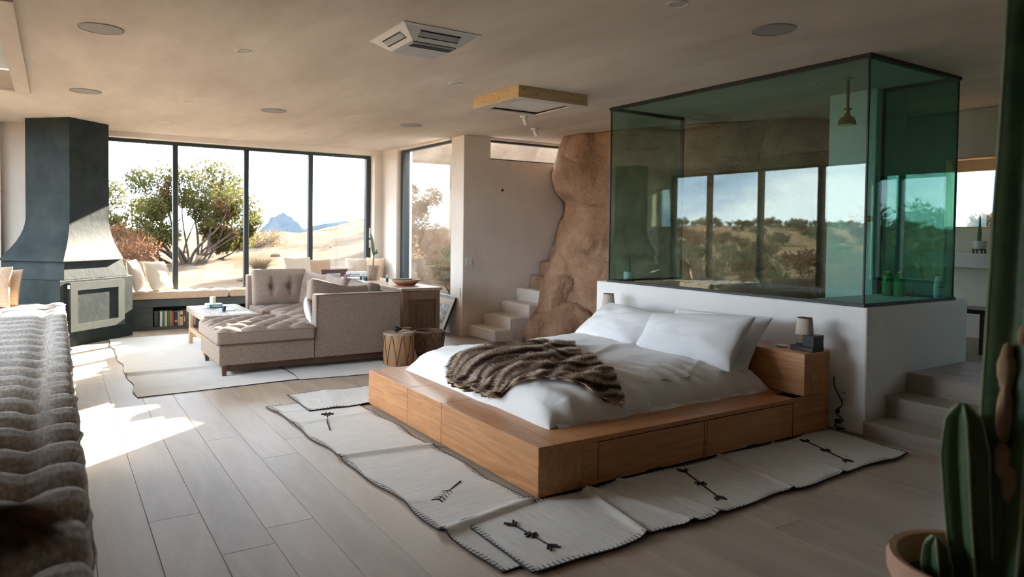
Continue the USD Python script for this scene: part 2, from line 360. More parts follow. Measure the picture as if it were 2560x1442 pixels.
# floor: a slab under separate planks running away from the camera (y)
fl = thing('floor', 'wide pale oak plank floor of the whole room', 'floor', (0, 0, 0), kind='structure')
part(fl, 'subfloor', box(-1.6, 8.4, -2.7, 11.7, -.2, -.016), 'fir_dark')
PW, x, k = .243, .145 - 6*.243, 0
JOINT = {3: 4.50, 2: 4.86, 1: 4.47}
while x < 8.3:
    y = -2.6 - rng.random()*1.2
    ends = []
    while y < 11.5:
        y += 1.5 + rng.random()*1.1; ends.append(y)
    y0 = -2.6
    for e in ends:
        e = min(e, 11.45)
        if e - y0 > .15 and x > -1.0 - .3 and not (x > 5.1 and y0 > 3.4):
            part(fl, 'plank', box(x + .001, x + PW - .001, y0 + .001, e - .001, -.016, 0, .0014), 'plank')
        y0 = e
    x += PW; k += 1

# walls
WF = lambda *b, r=0: box(*b, r)
fw = thing('wall_far', 'cream plastered far wall around the long picture window', 'wall', (0, 11.44, 0), kind='structure')
part(fw, 'lintel', box(-1.45, 5.05, 11.44, 11.78, 2.785, CZ + .2), 'wall_plaster')
part(fw, 'plaster', box(-1.45, .46, 11.44, 11.78, 0, 2.785), 'wall_plaster')
part(fw, 'plaster', box(-1.45, -.60, 11.35, 11.44, 0, CZ), 'wall_plaster')
part(fw, 'plaster', box(4.615, 5.05, 11.44, 11.78, 0, 2.785), 'wall_plaster')
part(fw, 'sill', box(.46, 4.615, 11.62, 11.78, 0, .50), 'wall_plaster')
cw = thing('wall_corner', 'short bright plaster wall between the far window and the tall side window', 'wall', (4.77, 10.85, 0), kind='structure')
part(cw, 'plaster', box(4.77, 5.05, 10.86, 11.45, 0, CZ), 'wall_plaster')
part(cw, 'sill', box(4.842, 5.05, 9.06, 10.87, 0, .515), 'wall_plaster')
part(cw, 'lintel', box(4.80, 5.05, 9.06, 10.87, 2.83, CZ + .1), 'wall_plaster')
struct('wall_column', box(4.845, 5.12, 8.70, 9.075, 0, CZ, .006), 'wall_plaster', 'narrow plaster wall end between the tall window and the stair wall')
sw = thing('wall_stair', 'beige plastered wall behind the boulder stairs', 'wall', (5.1, 8.7, 0), kind='structure')
part(sw, 'plaster', box(5.11, 8.5, 8.701, 8.95, 0, 2.545), 'wall_plaster')
part(sw, 'plaster', box(5.11, 5.285, 8.701, 8.95, 2.545, CZ), 'wall_plaster')
part(sw, 'lintel', box(5.285, 8.5, 8.701, 8.95, 2.83, CZ + .1), 'wall_plaster')
lw = thing('wall_left', 'pale plaster wall along the daybed with a row of windows', 'wall', (-1.25, 0, 0), kind='structure')
part(lw, 'lintel', box(-1.5, -1.25, -2.7, 11.45, 2.785, CZ + .2), 'wall_plaster')
part(lw, 'plaster', box(-1.5, -1.25, -2.7, 4.9, 0, 2.785), 'wall_plaster')
part(lw, 'plaster', box(-1.5, -1.25, 11.15, 11.45, 0, 2.785), 'wall_plaster')
part(lw, 'sill', box(-1.5, -1.25, 4.9, 11.15, 0, .46), 'wall_plaster')
struct('wall_back', box(-1.5, 8.5, -2.9, -2.7, -.2, CZ + .2), 'cabinet_panel', 'dark timber wall behind the viewer')
rw = thing('wall_right', 'shaded plaster wall on the far side of the bathroom', 'wall', (8.2, 0, 0), kind='structure')
for b in ((8.2, 8.4, -2.7, 1.2, -.2, CZ), (8.2, 8.4, 1.2, 2.06, -.2, .97), (8.2, 8.4, 1.2, 2.06, 2.215, CZ), (8.2, 8.4, 2.06, 3.30, -.2, CZ),
          (8.2, 8.4, 3.30, 3.87, -.2, 1.60), (8.2, 8.4, 3.30, 3.87, 2.355, CZ), (8.2, 8.4, 3.87, 8.8, -.2, CZ)):
    part(rw, 'plaster', box(*b), 'wall_plaster')

# ceiling with the opening of a skylight above the daybed
ce = thing('ceiling', 'smooth trowelled warm beige plaster ceiling', 'ceiling', (0, 0, CZ), kind='structure')
SX0, SX1, SY0, SY1 = -1.15, -.33, 5.3, 8.60
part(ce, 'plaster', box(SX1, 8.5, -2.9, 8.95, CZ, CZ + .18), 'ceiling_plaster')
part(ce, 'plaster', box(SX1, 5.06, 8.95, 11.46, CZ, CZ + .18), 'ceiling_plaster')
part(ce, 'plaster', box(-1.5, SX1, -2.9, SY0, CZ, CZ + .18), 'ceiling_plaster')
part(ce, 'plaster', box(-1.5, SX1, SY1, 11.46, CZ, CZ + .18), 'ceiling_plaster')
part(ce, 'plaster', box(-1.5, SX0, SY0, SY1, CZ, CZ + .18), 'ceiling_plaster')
part(ce, 'eave', box(-2.2, 5.05, 11.46, 12.72, CZ + .005, CZ + .2), 'wall_plaster')
part(ce, 'eave', box(-2.3, -1.5, -2.9, 11.46, CZ + .005, CZ + .2), 'wall_plaster')
sk = ce
W = .03
part(sk, 'well_wall', box(SX0 - W, SX0, SY0 - W, SY1 + W, CZ + .19, 3.7), 'white_paint')
part(sk, 'well_wall', box(SX1, SX1 + W, SY0 - W, SY1 + W, CZ + .19, 3.7), 'white_paint')
part(sk, 'well_wall', box(SX0, SX1, SY1, SY1 + W, CZ + .19, 3.7), 'white_paint')
part(sk, 'well_wall', box(SX0, SX1, SY0 - W, SY0, CZ + .19, 3.7), 'white_paint')
part(sk, 'skylight_panel', box(SX0 - W, SX1 + W, SY0 - W, SY1 + W, 3.7, 3.71), 'skylight_panel')
struct('trim_4', cat([box(SX1, SX1 + .125, SY0 - .1, SY1 + .09, CZ - .024, CZ, .003), box(SX0, SX1, SY1, SY1 + .09, CZ - .024, CZ, .003)]), 'ceiling_plaster', 'flat plaster trim round the skylight above the daybed')

# windows: far wall
def bar(t, name, b, m='frame_black', r=.004): part(t, name, box(*b, r), m)
w1 = thing('window_1', 'long black framed picture window onto the desert slope', 'window', (2.5, 11.66, .5), kind='structure')
bar(w1, 'frame', (.47, 4.70, 11.62, 11.72, 2.735, 2.785))
bar(w1, 'frame', (.47, 4.70, 11.62, 11.72, .50, .55))
bar(w1, 'frame', (.47, .53, 11.62, 11.72, .55, 2.735))
for mx in (1.52, 2.545, 3.57):
    bar(w1, 'mullion', (mx - .036, mx + .036, 11.63, 11.72, .55, 2.735))
bar(w1, 'stile', (4.535, 4.70, 11.61, 11.72, .55, 2.735))
for a, b in ((.53, 1.484), (1.556, 2.509), (2.581, 3.534), (3.606, 4.535)):
    part(w1, 'pane', box(a, b, 11.665, 11.675, .55, 2.735), 'window_glass')
for z0, z1 in ((1.36, 1.535), (1.19, 1.33)):
    part(w1, 'pull_handle', box(4.585, 4.615, 11.595, 11.612, z0, z1, .004), 'white_ceramic', 'slim white pull on the black sliding stile')
w2 = thing('window_2', 'tall black framed side window onto the sunlit boulders', 'window', (4.9, 9.9, .5), kind='structure')
bar(w2, 'frame', (4.86, 4.94, 9.075, 10.86, 2.80, 2.83)); bar(w2, 'frame', (4.86, 4.94, 9.075, 10.86, .515, .545))
bar(w2, 'frame', (4.845, 4.94, 10.70, 10.86, .545, 2.80)); bar(w2, 'frame', (4.88, 4.94, 9.075, 9.09, .545, 2.80))
part(w2, 'pane', box(4.905, 4.915, 9.09, 10.70, .545, 2.80), 'window_glass')
w3 = thing('window_3', 'narrow clerestory window above the stairs', 'window', (6.5, 8.75, 2.5), kind='structure')
bar(w3, 'frame', (5.285, 8.4, 8.74, 8.82, 2.80, 2.83)); bar(w3, 'frame', (5.285, 8.4, 8.74, 8.82, 2.545, 2.565)); bar(w3, 'frame', (5.285, 5.30, 8.74, 8.82, 2.565, 2.80))
part(w3, 'pane', box(5.30, 8.4, 8.775, 8.785, 2.565, 2.80), 'window_glass')
w4 = thing('window_4', 'row of dark framed windows along the daybed wall', 'window', (-1.25, 7, .5), kind='structure')
bar(w4, 'frame', (-1.42, -1.32, 4.9, 11.15, 2.735, 2.785)); bar(w4, 'frame', (-1.42, -1.32, 4.9, 11.15, .46, .51))
ys = [4.95, 6.255, 7.52, 8.805, 10.08, 11.09]
for y in ys: bar(w4, 'mullion', (-1.42, -1.32, y - .05, y + .05, .51, 2.735))
for a, b in zip(ys, ys[1:]): part(w4, 'pane', box(-1.375, -1.365, a + .05, b - .05, .51, 2.735), 'window_glass')
w5 = thing('window_5', 'small wood trimmed bathroom window with a pale shade board', 'window', (8.2, 3.6, 1.6), kind='structure')
for b in ((8.17, 8.4, 3.30, 3.87, 1.60, 1.615), (8.17, 8.4, 3.30, 3.87, 2.34, 2.355), (8.17, 8.4, 3.30, 3.315, 1.615, 2.34), (8.17, 8.4, 3.855, 3.87, 1.615, 2.34)): bar(w5, 'wood_trim', b, 'pine', .002)
bar(w5, 'shade_board', (8.34, 8.37, 3.315, 3.855, 2.215, 2.34), 'tan_shade')
bar(w5, 'frame', (8.31, 8.36, 3.325, 3.36, 1.615, 2.215))
part(w5, 'pane', box(8.335, 8.342, 3.36, 3.855, 1.615, 2.215), 'grey_glass')
w6 = thing('window_6', 'wide window on the right wall mirrored in the glass box', 'window', (8.2, 1.2, .97), kind='structure')
for b in ((8.26, 8.34, 1.2, 2.06, .97, 1.01), (8.26, 8.34, 1.2, 2.06, 2.175, 2.215), (8.26, 8.34, 1.2, 1.24, 1.01, 2.175), (8.26, 8.34, 2.0, 2.06, 1.01, 2.175), (8.26, 8.34, 1.46, 1.52, 1.01, 2.175)): bar(w6, 'frame', b)
for a, b in ((1.24, 1.46), (1.52, 2.0)): part(w6, 'pane', box(8.295, 8.303, a, b, 1.01, 2.175), 'tinted_glass')

# bathroom parapet, raised floor and steps
hw = thing('wall_half', 'white plastered half wall carrying the glass box behind the bed', 'wall', (5.055, 2.9, 0), kind='structure')
part(hw, 'plaster', soft(5.055, 5.30, 2.90, 6.02, 0, .967, .022, .3), 'pale_plaster', smooth=40)
part(hw, 'plaster', soft(5.06, 6.62, 2.905, 3.585, 0, .966, .022, .3), 'pale_plaster', smooth=40)
struct('trim_3', box(6.632, 8.2, 2.902, 3.579, 0, .43), 'stair_wood', 'wooden landing floor beside the half wall end')
struct('trim_1', box(5.30, 8.2, 3.58, 5.95, 0, .43), 'stair_wood', 'raised wooden bathroom floor behind the half wall')
st = thing('bathroom_steps', 'three low oak steps climbing beside the white half wall', 'steps', (5.04, 2.9, 0))
YS0 = -.3
for x0, x1, z0, z1 in ((5.04, 5.34, 0, .12), (5.34, 5.64, .12, .275), (5.64, 8.2, .275, .43)):
    part(st, 'riser', box(x0, x0 + .02, YS0, 2.903, z0, z1 - .018, .001), 'stair_wood')
    yy = YS0
    for i in range(4 if x0 < 5.6 else 3):
        e = (YS0 + 1.15*(i + 1)) if i < 3 else 2.903
        e = min(e, 2.903)
        if x0 < 5.6: part(st, 'tread', box(x0 - .004, x1 + .02, yy + .001, e - .001, z1 - .018, z1, .002), 'stair_wood')
        yy = e
for i in range(9):
    xa = 5.636 + i*.285
    part(st, 'landing_plank', box(xa, min(xa + .283, 8.2), YS0, 2.899, .412, .43, .002), 'stair_wood')
part(st, 'carcass', box(5.66, 8.19, YS0 + .01, 2.9, 0, .41), 'fir_dark')
part(st, 'carcass', box(5.36, 5.66, YS0 + .01, 2.9, 0, .255), 'fir_dark')
part(st, 'carcass', box(5.06, 5.36, YS0 + .01, 2.9, 0, .10), 'fir_dark')

# plaster stairs by the boulder
s2 = thing('boulder_stairs', 'smooth plaster steps rising beside the boulder', 'stairs', (4.9, 8.0, 0))
for i, (x0, z1) in enumerate(((4.95, .16), (5.22, .32), (5.50, .485), (5.76, .66))):
    part(s2, 'step', box(x0, x0 + .3 if i < 3 else 5.98, 7.98, 8.70, 0 if i == 0 else (.16, .32, .485)[i - 1] - .02, z1, .012), 'wall_plaster', smooth=30)
part(s2, 'step', box(5.2, 5.95, 7.985, 8.70, 0, .31), 'wall_plaster')
# shower pillar
struct('wall_pillar', box(6.32, 6.85, 3.59, 4.06, .43, CZ, .004), 'pale_plaster', 'white pillar inside the glass box')

# the glass box
gb = thing('glass_box', 'green tinted glass bathroom box with thin black edges', 'glass enclosure', (5.09, 2.95, .967))
G0, G1 = .985, CZ - .03
part(gb, 'pane', box(5.075, 5.083, 2.955, 5.83, G0, G1), 'box_glass')
part(gb, 'pane', box(5.09, 6.43, 2.945, 2.953, G0, G1), 'green_box_glass')
part(gb, 'pane', box(5.09, 6.17, 5.83, 5.838, G0, G1), 'box_glass')
part(gb, 'pane', box(6.426, 6.434, 2.96, 3.575, G0, G1), 'green_box_glass')
for b in ((5.06, 5.10, 2.93, 5.85, CZ - .032, CZ), (5.10, 6.45, 2.93, 2.968, CZ - .032, CZ), (5.10, 6.19, 5.815, 5.85, CZ - .032, CZ), (6.412, 6.45, 2.968, 3.61, CZ - .032, CZ),
          (5.06, 5.10, 2.93, 5.85, .967, .99), (5.10, 6.45, 2.93, 2.968, .967, .99), (5.10, 6.19, 5.815, 5.85, .967, .99), (6.412, 6.45, 2.968, 3.58, .967, .99)):
    part(gb, 'rail', box(*b, .002), 'black_metal')
for b in ((5.071, 5.086, 2.941, 2.956), (6.424, 6.438, 2.941, 2.956), (5.071, 5.086, 5.826, 5.841)):
    part(gb, 'corner_seal', box(*b, .99, CZ - .032, .002), 'black_metal')
part(gb, 'post', box(6.41, 6.45, 3.575, 3.61, .967, CZ - .032, .002), 'black_metal'); part(gb, 'post', box(6.16, 6.19, 5.815, 5.85, .967, CZ - .032, .002), 'black_metal')

# ---------------------------------------------------------------- boulder wall inside the house
def boulder_body():
    zs = np.array([0, .13, .28, .42, .53, .72, .89, 1.28, 1.5, 1.7, 1.87, 1.95, 2.12, 2.29, 2.63, 2.87])
    bx = np.array([5.33, 5.45, 5.52, 5.60, 5.67, 5.70, 5.80, 5.94, 5.98, 6.03, 6.11, 6.09, 5.94, 5.90, 5.98, 6.05])
    Z = np.linspace(-.02, CZ + .02, 84); BX = np.interp(Z, zs, bx)
    rows = []
    for z, x in zip(Z, BX):
        lo = np.clip((1.1 - z)/1.1, 0, 1)
        pts = np.array([(x + .45, 8.66), (x + .12, 8.12), (x - .02*lo, 7.86), (x + .10 - .02*lo, 7.52 - .12*lo), (6.24 - .40*lo, 7.02 - .25*lo), (6.5 - .40*lo, 6.35 - .1*lo), (6.75 - .2*lo, 5.85), (7.05, 5.3), (7.5, 5.0 - .1*lo), (8.1, 5.0)])
        t = np.concatenate([[0], np.cumsum(np.linalg.norm(np.diff(pts, axis=0), axis=1))])
        from scipy.interpolate import CubicSpline
        tt = np.linspace(0, t[-1], 120)
        rows.append(np.stack([CubicSpline(t, pts[:, 0])(tt), CubicSpline(t, pts[:, 1])(tt), np.full(120, z)], -1))
    P = np.array(rows)
    n = np.cross(np.gradient(P, axis=1), np.gradient(P, axis=0)); n /= np.linalg.norm(n, axis=-1, keepdims=True)
    a = meshkit.fbm(P*1.2 + 5, 5, 3) - .5; b = meshkit.fbm(P*5 + 9, 5, 5) - .5
    ridge = np.abs(meshkit.noise(P*np.array([1.6, 1.6, 2.2]) + 31, 8) - .5)
    crack = np.exp(-(ridge/.035)**2)*.05*np.clip(meshkit.noise(P*.8 + 2, 4)*2 - .7, 0, 1)
    neck = np.exp(-((P[..., 2] - (1.93 - .18*(P[..., 0] - 6.05) + .03*np.sin(9*P[..., 1])))/.03)**2)*.045*np.clip((6.6 - P[..., 0])*2, 0, 1)*np.clip((8.5 - P[..., 1])*3, 0, 1)
    bulge = np.exp(-((P[..., 2] - 2.35)/.33)**2 - ((P[..., 1] - 7.65)/.42)**2)*.12 + np.exp(-((P[..., 2] - 1.35)/.4)**2 - ((P[..., 1] - 7.45)/.4)**2)*.10
    P = P + n*(a*.30 + b*.07 - crack - neck + bulge)[..., None]
    P[..., 1] = np.minimum(P[..., 1], 8.69)
    P = P.transpose(1, 0, 2)
    back = P[::1].copy()
    m = grid_solid(P, .5, down=(-.75, -.66, 0)); m.vertices = np.clip(m.vertices, None, [8.17, 8.685, CZ - .002]); return m
bd = thing('boulder', 'huge rough granite boulder built into the house beside the stairs', 'boulder', (6.3, 7, 0))
part(bd, 'rock_face', boulder_body(), 'granite', smooth=True)
def stone(*a): m = rock(*a); m.vertices = np.clip(m.vertices, [-9, -9, .001], [8.17, 8.685, CZ - .002]); return m
part(bd, 'rock', stone((6.62, 7.0, 1.0), (.40, .42, 1.25), 4, 5, .22), 'granite', smooth=True)
part(bd, 'rock', stone((6.40, 7.72, 2.42), (.46, .42, .56), 11, 5, .18), 'granite', smooth=True)
part(bd, 'rock', stone((6.05, 7.40, .10), (.66, .50, .46), 8, 5, .25), 'granite', smooth=True)
part(bd, 'rock', stone((5.80, 7.70, .06), (.50, .26, .36), 18, 5, .2), 'granite', smooth=True)
part(bd, 'rock', stone((6.02, 7.72, .48), (.38, .24, .46), 28, 5, .2), 'granite', smooth=True)
part(bd, 'rock', stone((7.45, 5.15, 2.0), (.55, .5, 1.0), 14, 5, .16), 'granite', smooth=True)
for x0, x1, z1 in ((5.95, 6.5, .855), (6.13, 6.6, 1.07), (6.33, 6.8, 1.30), (6.5, 6.9, 1.5)):
    def rough(P, u, s=x0):
        return P + (meshkit.fbm(P*6 + s*10, 4, 2)[:, None] - .5)*np.array([.07, .02, .05])
    part(bd, 'rock_step', soft(x0, x1 + .3, 7.7, 8.68, .5, z1, .06, .04, rough), 'granite', smooth=True)
# ================================================================ FIREPLACE, BENCHES
def loft(rows):
    """rows: (z, s0, s1, t0, t1) rectangles in the fireplace's own axes, turned 45 degrees into the room."""
    O = np.array([.15, 10.37]); es, et = np.array([1, 1])/2**.5, np.array([1, -1])/2**.5
    V = []
    for z, s0, s1, t0, t1 in rows:
        for s, t in ((s0, t1), (s1, t1), (s1, t0), (s0, t0)):
            V.append([*(O + s*es + t*et), z])
    F = []
    for i in range(len(rows) - 1):
        for j in range(4):
            a, b = i*4 + j, i*4 + (j + 1) % 4
            F += [[a, b, b + 4], [a, b + 4, a + 4]]
    n = (len(rows) - 1)*4
    F += [[0, 2, 1], [0, 3, 2], [n, n + 1, n + 2], [n, n + 2, n + 3]]
    m = trimesh.Trimesh(np.array(V), np.array(F), process=False); m.fix_normals()
    return m
fp = thing('fireplace', 'tall polished concrete corner fireplace with a flared hood', 'fireplace', (.4, 10.6, 0))
hood = [(z, -.20*f, .64 + .14*f, -.66 - .2*f, .10*f) for z, f in ((1.062, 1), (1.08, .97), (1.14, .80), (1.22, .56), (1.30, .36), (1.38, .20), (1.46, .09), (1.54, .025), (1.60, 0), (CZ, 0))]
part(fp, 'hood', loft(hood), 'concrete', smooth=35)
part(fp, 'band', loft([(.838, -.187, .86, -.86, .095), (1.062, -.15, .80, -.84, .065)]), 'concrete')
part(fp, 'hearth_base', loft([(0, -.25, .945, -.95, .10), (.825, -.25, .945, -.95, .10), (.834, -.24, .935, -.94, .09), (.838, -.22, .92, -.92, .08)]), 'concrete')
dr = part(fp, 'door', loft([(.19, -.155, .735, .10, .135), (.80, -.155, .735, .10, .135)]), 'black_metal')
for nm, r in (('frame_rail', (.70, .80, -.15, .735)), ('frame_rail', (.19, .285, -.15, .735)), ('frame_stile', (.285, .70, -.15, -.045)), ('frame_stile', (.285, .70, .625, .735))):
    part(dr, nm, loft([(r[0], r[2], r[3], .135, .158), (r[1], r[2], r[3], .135, .158)]), 'concrete_panel')
part(dr, 'inset_panel', loft([(.288, -.042, .622, .135, .146), (.697, -.042, .622, .135, .146)]), 'concrete')
part(dr, 'hinge', loft([(.73, -.166, -.153, .125, .15), (.775, -.166, -.153, .125, .15)]), 'white_paint')

bn = thing('window_bench', 'dark concrete bench with book niches under the picture window', 'bench', (2.6, 11.45, 0))
B0, B1, BZ = 11.335, 11.615, .445
def slab(*b, r=.004): part(bn, 'slab', box(*b, r), 'bench_concrete')
slab(.86, 4.61, B0, B1, .335, BZ); slab(.86, 4.61, B0, B1, 0, .045)
for a, b in ((.86, 1.18), (2.21, 2.39), (3.4, 3.55), (4.5, 4.61)): slab(a, b, B0, B1, .045, .335)
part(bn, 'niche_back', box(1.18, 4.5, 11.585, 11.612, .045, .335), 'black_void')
part(bn, 'seam', box(.86, 1.18, B0 - .001, B0 + .02, .262, .266), 'black_void')
def tuft_cushion(name, lab, c, x0, x1, y0, y1, z0, z1, tx, ty, mt, grp=None, dep=.035, h=.02, pipe=None):
    """A flat box cushion with rows of tufts in its top."""
    def fn(P, u):
        up = np.clip((P[:, 2] - (z0 + z1)/2)/((z1 - z0)/2), 0, 1)
        a = (P[:, 0] - x0)/(x1 - x0)*tx; b = (P[:, 1] - y0)/(y1 - y0)*ty
        q = np.sqrt(np.abs(np.sin(PI*a)*np.sin(PI*b)) + .02)
        edge = np.clip(1.15 - np.maximum(np.abs(u[:, 0]), np.abs(u[:, 1]))**6, 0, 1)
        P = P.copy(); P[:, 2] += up*(dep*(q - .5)*edge + .01*(meshkit.fbm(P*4, 3, 1) - .5))
        return P
    return soft(x0, x1, y0, y1, z0, z1, .025, h, fn)
for i, (a, b, lab) in enumerate(((.88, 2.215, 'sand coloured tufted seat cushion on the window bench beside the fireplace'), (2.235, 3.57, 'sand coloured bench cushion behind the coffee table'), (3.59, 4.605, 'sand coloured bench cushion in the far corner under the pillows'))):
    c = thing('bench_cushion', lab, 'cushion', ((a + b)/2, 11.47, BZ), 'tufted cushions on the window bench')
    part(c, 'pad', tuft_cushion('', '', '', a, b, B0 - .03, 11.61, BZ + .006, .565, 6, 2, 'bench_fabric', dep=.03), 'bench_fabric', smooth=50)
    part(c, 'piping', tube([(a + .02, B0 - .03, .552), ((a + b)/2, B0 - .032, .556), (b - .02, B0 - .03, .552)], .004), 'cream_linen')
def throw_pillow(lab, x, y, z, W, H, T, az, lean, m='cream_linen', seed=0, roll=0, ears=.05, wr=.006, grp=None):
    t = thing('throw_pillow', lab, 'pillow', (x, y, z), grp)
    pm = turn(turn(pillow(W, H, T, seed, 26, ears, wr), ay=roll), ax=-lean, az=az)
    v, _ = arrays(pm); pm = turn(pm, move=(x, y, z - v[:, 2].min()))
    part(t, 'cover', pm, m, smooth=60)
    return t, pm
def on_pillow(t, name, mesh, m, W, H, T, x, y, z, az, lean, dz=0):
    part(t, name, turn(turn(mesh, ax=-lean, az=az), move=(x, y, z + dz)), m)
throw_pillow('white linen pillow squeezed against the fireplace on the bench', 1.03, 11.45, .578, .44, .44, .17, 1.25, .28, seed=3)
p2, _ = throw_pillow('round-topped white linen pillow with a tiny line of print on the bench', 1.33, 11.44, .578, .44, .42, .2, .85, .38, seed=5)
txt = turn(meshkit.text_mesh('LOVE', .018, .001), ax=PI/2, move=(-.02, -.112, .2))
on_pillow(p2, 'print', txt, 'thread', 0, 0, 0, 1.33, 11.44, .578, .85, .38, .02)
for a in ((3.33, 11.42, .44, .46, .16, .15, .25, 'cream linen throw pillow behind the sofa in the far corner', 'cream_linen'), (3.63, 11.5, .5, .42, .14, -.05, .25, 'large pale throw pillow half hidden behind the dark red tray', 'bench_fabric'),
          (4.10, 11.44, .3, .3, .14, -.2, .3, 'small striped cream pillow beside the dark red tray', 'cream_linen'), (4.33, 11.46, .40, .43, .15, -.35, .25, 'cream pillow behind the potted cactus', 'cream_linen'), (4.52, 11.28, .42, .44, .13, -1.15, .18, 'beige pillow leaning on the corner wall', 'bench_fabric')):
    throw_pillow(a[7], a[0], a[1], .572, a[2], a[3], a[4], a[5], a[6], a[8], seed=int(a[0]*10))
bt = thing('tray', 'dark red tray tilted up among the pillows of the far corner', 'tray', (3.87, 11.38, .575))
tb = turn(box(-.22, .22, -.012, .012, 0, .27, .003), ax=-.55)
part(bt, 'board', turn(tb, move=(3.90, 11.26, .60)), 'dark_red')
part(bt, 'sheet', turn(turn(box(-.13, .1, -.016, -.0125, .02, .19), ax=-.55), move=(3.88, 11.26, .60)), 'vent_grey')
# books
xb = 1.2
BH = [.215, .21, .222, .225, .22, .222, .218, .2, .205, .205, .212, .217, .22, .222, .215, .205, .21, .2, .21, .22, .21]
BWd = [.052, .02, .034, .026, .034, .027, .052, .018, .036, .03, .048, .032, .022, .036, .02, .03, .026, .03, .03, .03]
BN = ['charcoal', 'thin black', 'ivory', 'teal', 'pale tan', 'bottle green', 'brown', 'dark red', 'midnight navy with an orange patch', 'sage grey', 'ochre with a dark band', 'petrol blue', 'rust', 'bright sea-green', 'blackish brown', 'stone grey', 'pale grey', 'maroon', 'deep blue', 'cream']
for i in range(20):
    w, hgt = BWd[i], BH[i]
    if xb + w > 2.2: break
    t = thing('book', f'{BN[i]} book standing in the concrete bench niche', 'book', (xb + w/2, 11.43, .045), 'books in the bench niche')
    y0 = 11.36 + .012*rng.random()
    part(t, 'cover', box(xb + .001, xb + w - .001, y0, y0 + .15, .0451, .045 + hgt, .003), 'book_%d' % i)
    part(t, 'pages', box(xb + .004, xb + w - .004, y0 + .01, y0 + .155, .05, .045 + hgt + .001), 'paper')
    if i in (1, 5, 8, 10, 11, 13): part(t, 'spine_label', box(xb + .006, xb + w - .006, y0 - .0008, y0 + .002, .10 + .08*(i in (10,)), .13 + .075*(i in (10,)) + .05*(i in (11,))), 'book_%d' % {1: 15, 5: 13, 8: 4, 10: 1, 11: 16, 13: 0}[i])
    xb += w + .001

# ================================================================ DAYBED along the left wall
db = thing('daybed', 'dark concrete daybed plinth along the left wall', 'daybed', (-.55, 6, 0))
part(db, 'plinth', box(-1.245, .085, 1.25, 10.05, 0, .40, .006), 'bench_concrete')
part(db, 'edge_trim', box(.085, .094, 1.25, 9.95, .33, .40, .001), 'white_ceramic')
def daybed_pad(y0, y1, n, seed):
    def fn(P, u):
        up = np.clip((P[:, 2] - .50)/.06, 0, 1)
        yy = P[:, 1] + .012*np.sin(P[:, 0]*9 + seed) + .010*np.sin(P[:, 0]*23 + P[:, 1]*2)
        ph = (yy - y0)/(y1 - y0)*n
        tuftx = np.exp(-((P[:, 0] + .10)/.055)**2) + np.exp(-((P[:, 0] + .55)/.055)**2) + np.exp(-((P[:, 0] + 1.0)/.055)**2)
        ridge = np.sqrt(np.abs(np.sin(PI*ph)) + .01)
        ph2 = ph + .06*np.sin(3*ph)
        P = P.copy()
        P[:, 2] += up*(.052*(ridge - .7) + .0025*np.sin(8*PI*ph) - .036*tuftx*(.6 + .4*np.abs(np.cos(PI*ph2)))) + up*.02*(meshkit.fbm(P*3 + seed, 3, 2) - .5)
        side = np.clip(u[:, 0], 0, 1)**8
        P[:, 0] += side*(.008*np.abs(np.sin(PI*ph))**.7 + .02*(meshkit.noise(P*2.4 + 3*seed, 3) - .5))
        return P
    return soft(-1.2, .085, y0, y1, .405, .575, .05, (.035, (y1 - y0)/n/14, .03), fn)
for y0, y1, n, lab in ((1.3, 5.63, 13, 'long tufted grey mattress cushion of the daybed nearest the viewer'), (5.65, 10.02, 13, 'tufted grey mattress cushion of the daybed beside the fireplace')):
    t = thing('daybed_cushion', lab, 'cushion', (-.55, (y0 + y1)/2, .405), 'daybed mattress cushions')
    part(t, 'pad', daybed_pad(y0, y1, n, y0), 'daybed_fabric', smooth=60)
    yy = np.linspace(y0 + .04, y1 - .04, 120)
    wob = lambda q, s: .012*np.sin(q*7 + s) + .008*np.sin(q*17 + s)
    part(t, 'piping', tube(np.stack([.078 + wob(yy, 1), yy, .548 + wob(yy, 2)*.6], 1), .007), 'daybed_fabric')
    part(t, 'piping', tube(np.stack([.095 + wob(yy, 1)*.6, yy, .43 + wob(yy, 3)*.4], 1), .006), 'daybed_fabric')
def rect_outline(w, h, r=.003):
    c = np.array([(-w, 0, -h), (w, 0, -h), (w, 0, h), (-w, 0, h), (-w, 0, -h)])
    return cat([tube([c[i], c[i + 1]], r, 6) for i in range(4)])
q, _ = throw_pillow('tan pillow with a stitched rectangle at the end of the daybed', -.67, 9.70, .575, .46, .46, .16, -.15, .35, 'bench_fabric', 2)
on_pillow(q, 'stitched_outline', turn(rect_outline(.10, .10), move=(0.02, -.082, .25)), 'thread', 0, 0, 0, -.67, 9.70, .575, -.15, .35, .02)
throw_pillow('plain tan pillow tucked behind the outlined pillow on the daybed', -.58, 9.86, .575, .44, .42, .15, -.3, .35, 'bench_fabric', 9)

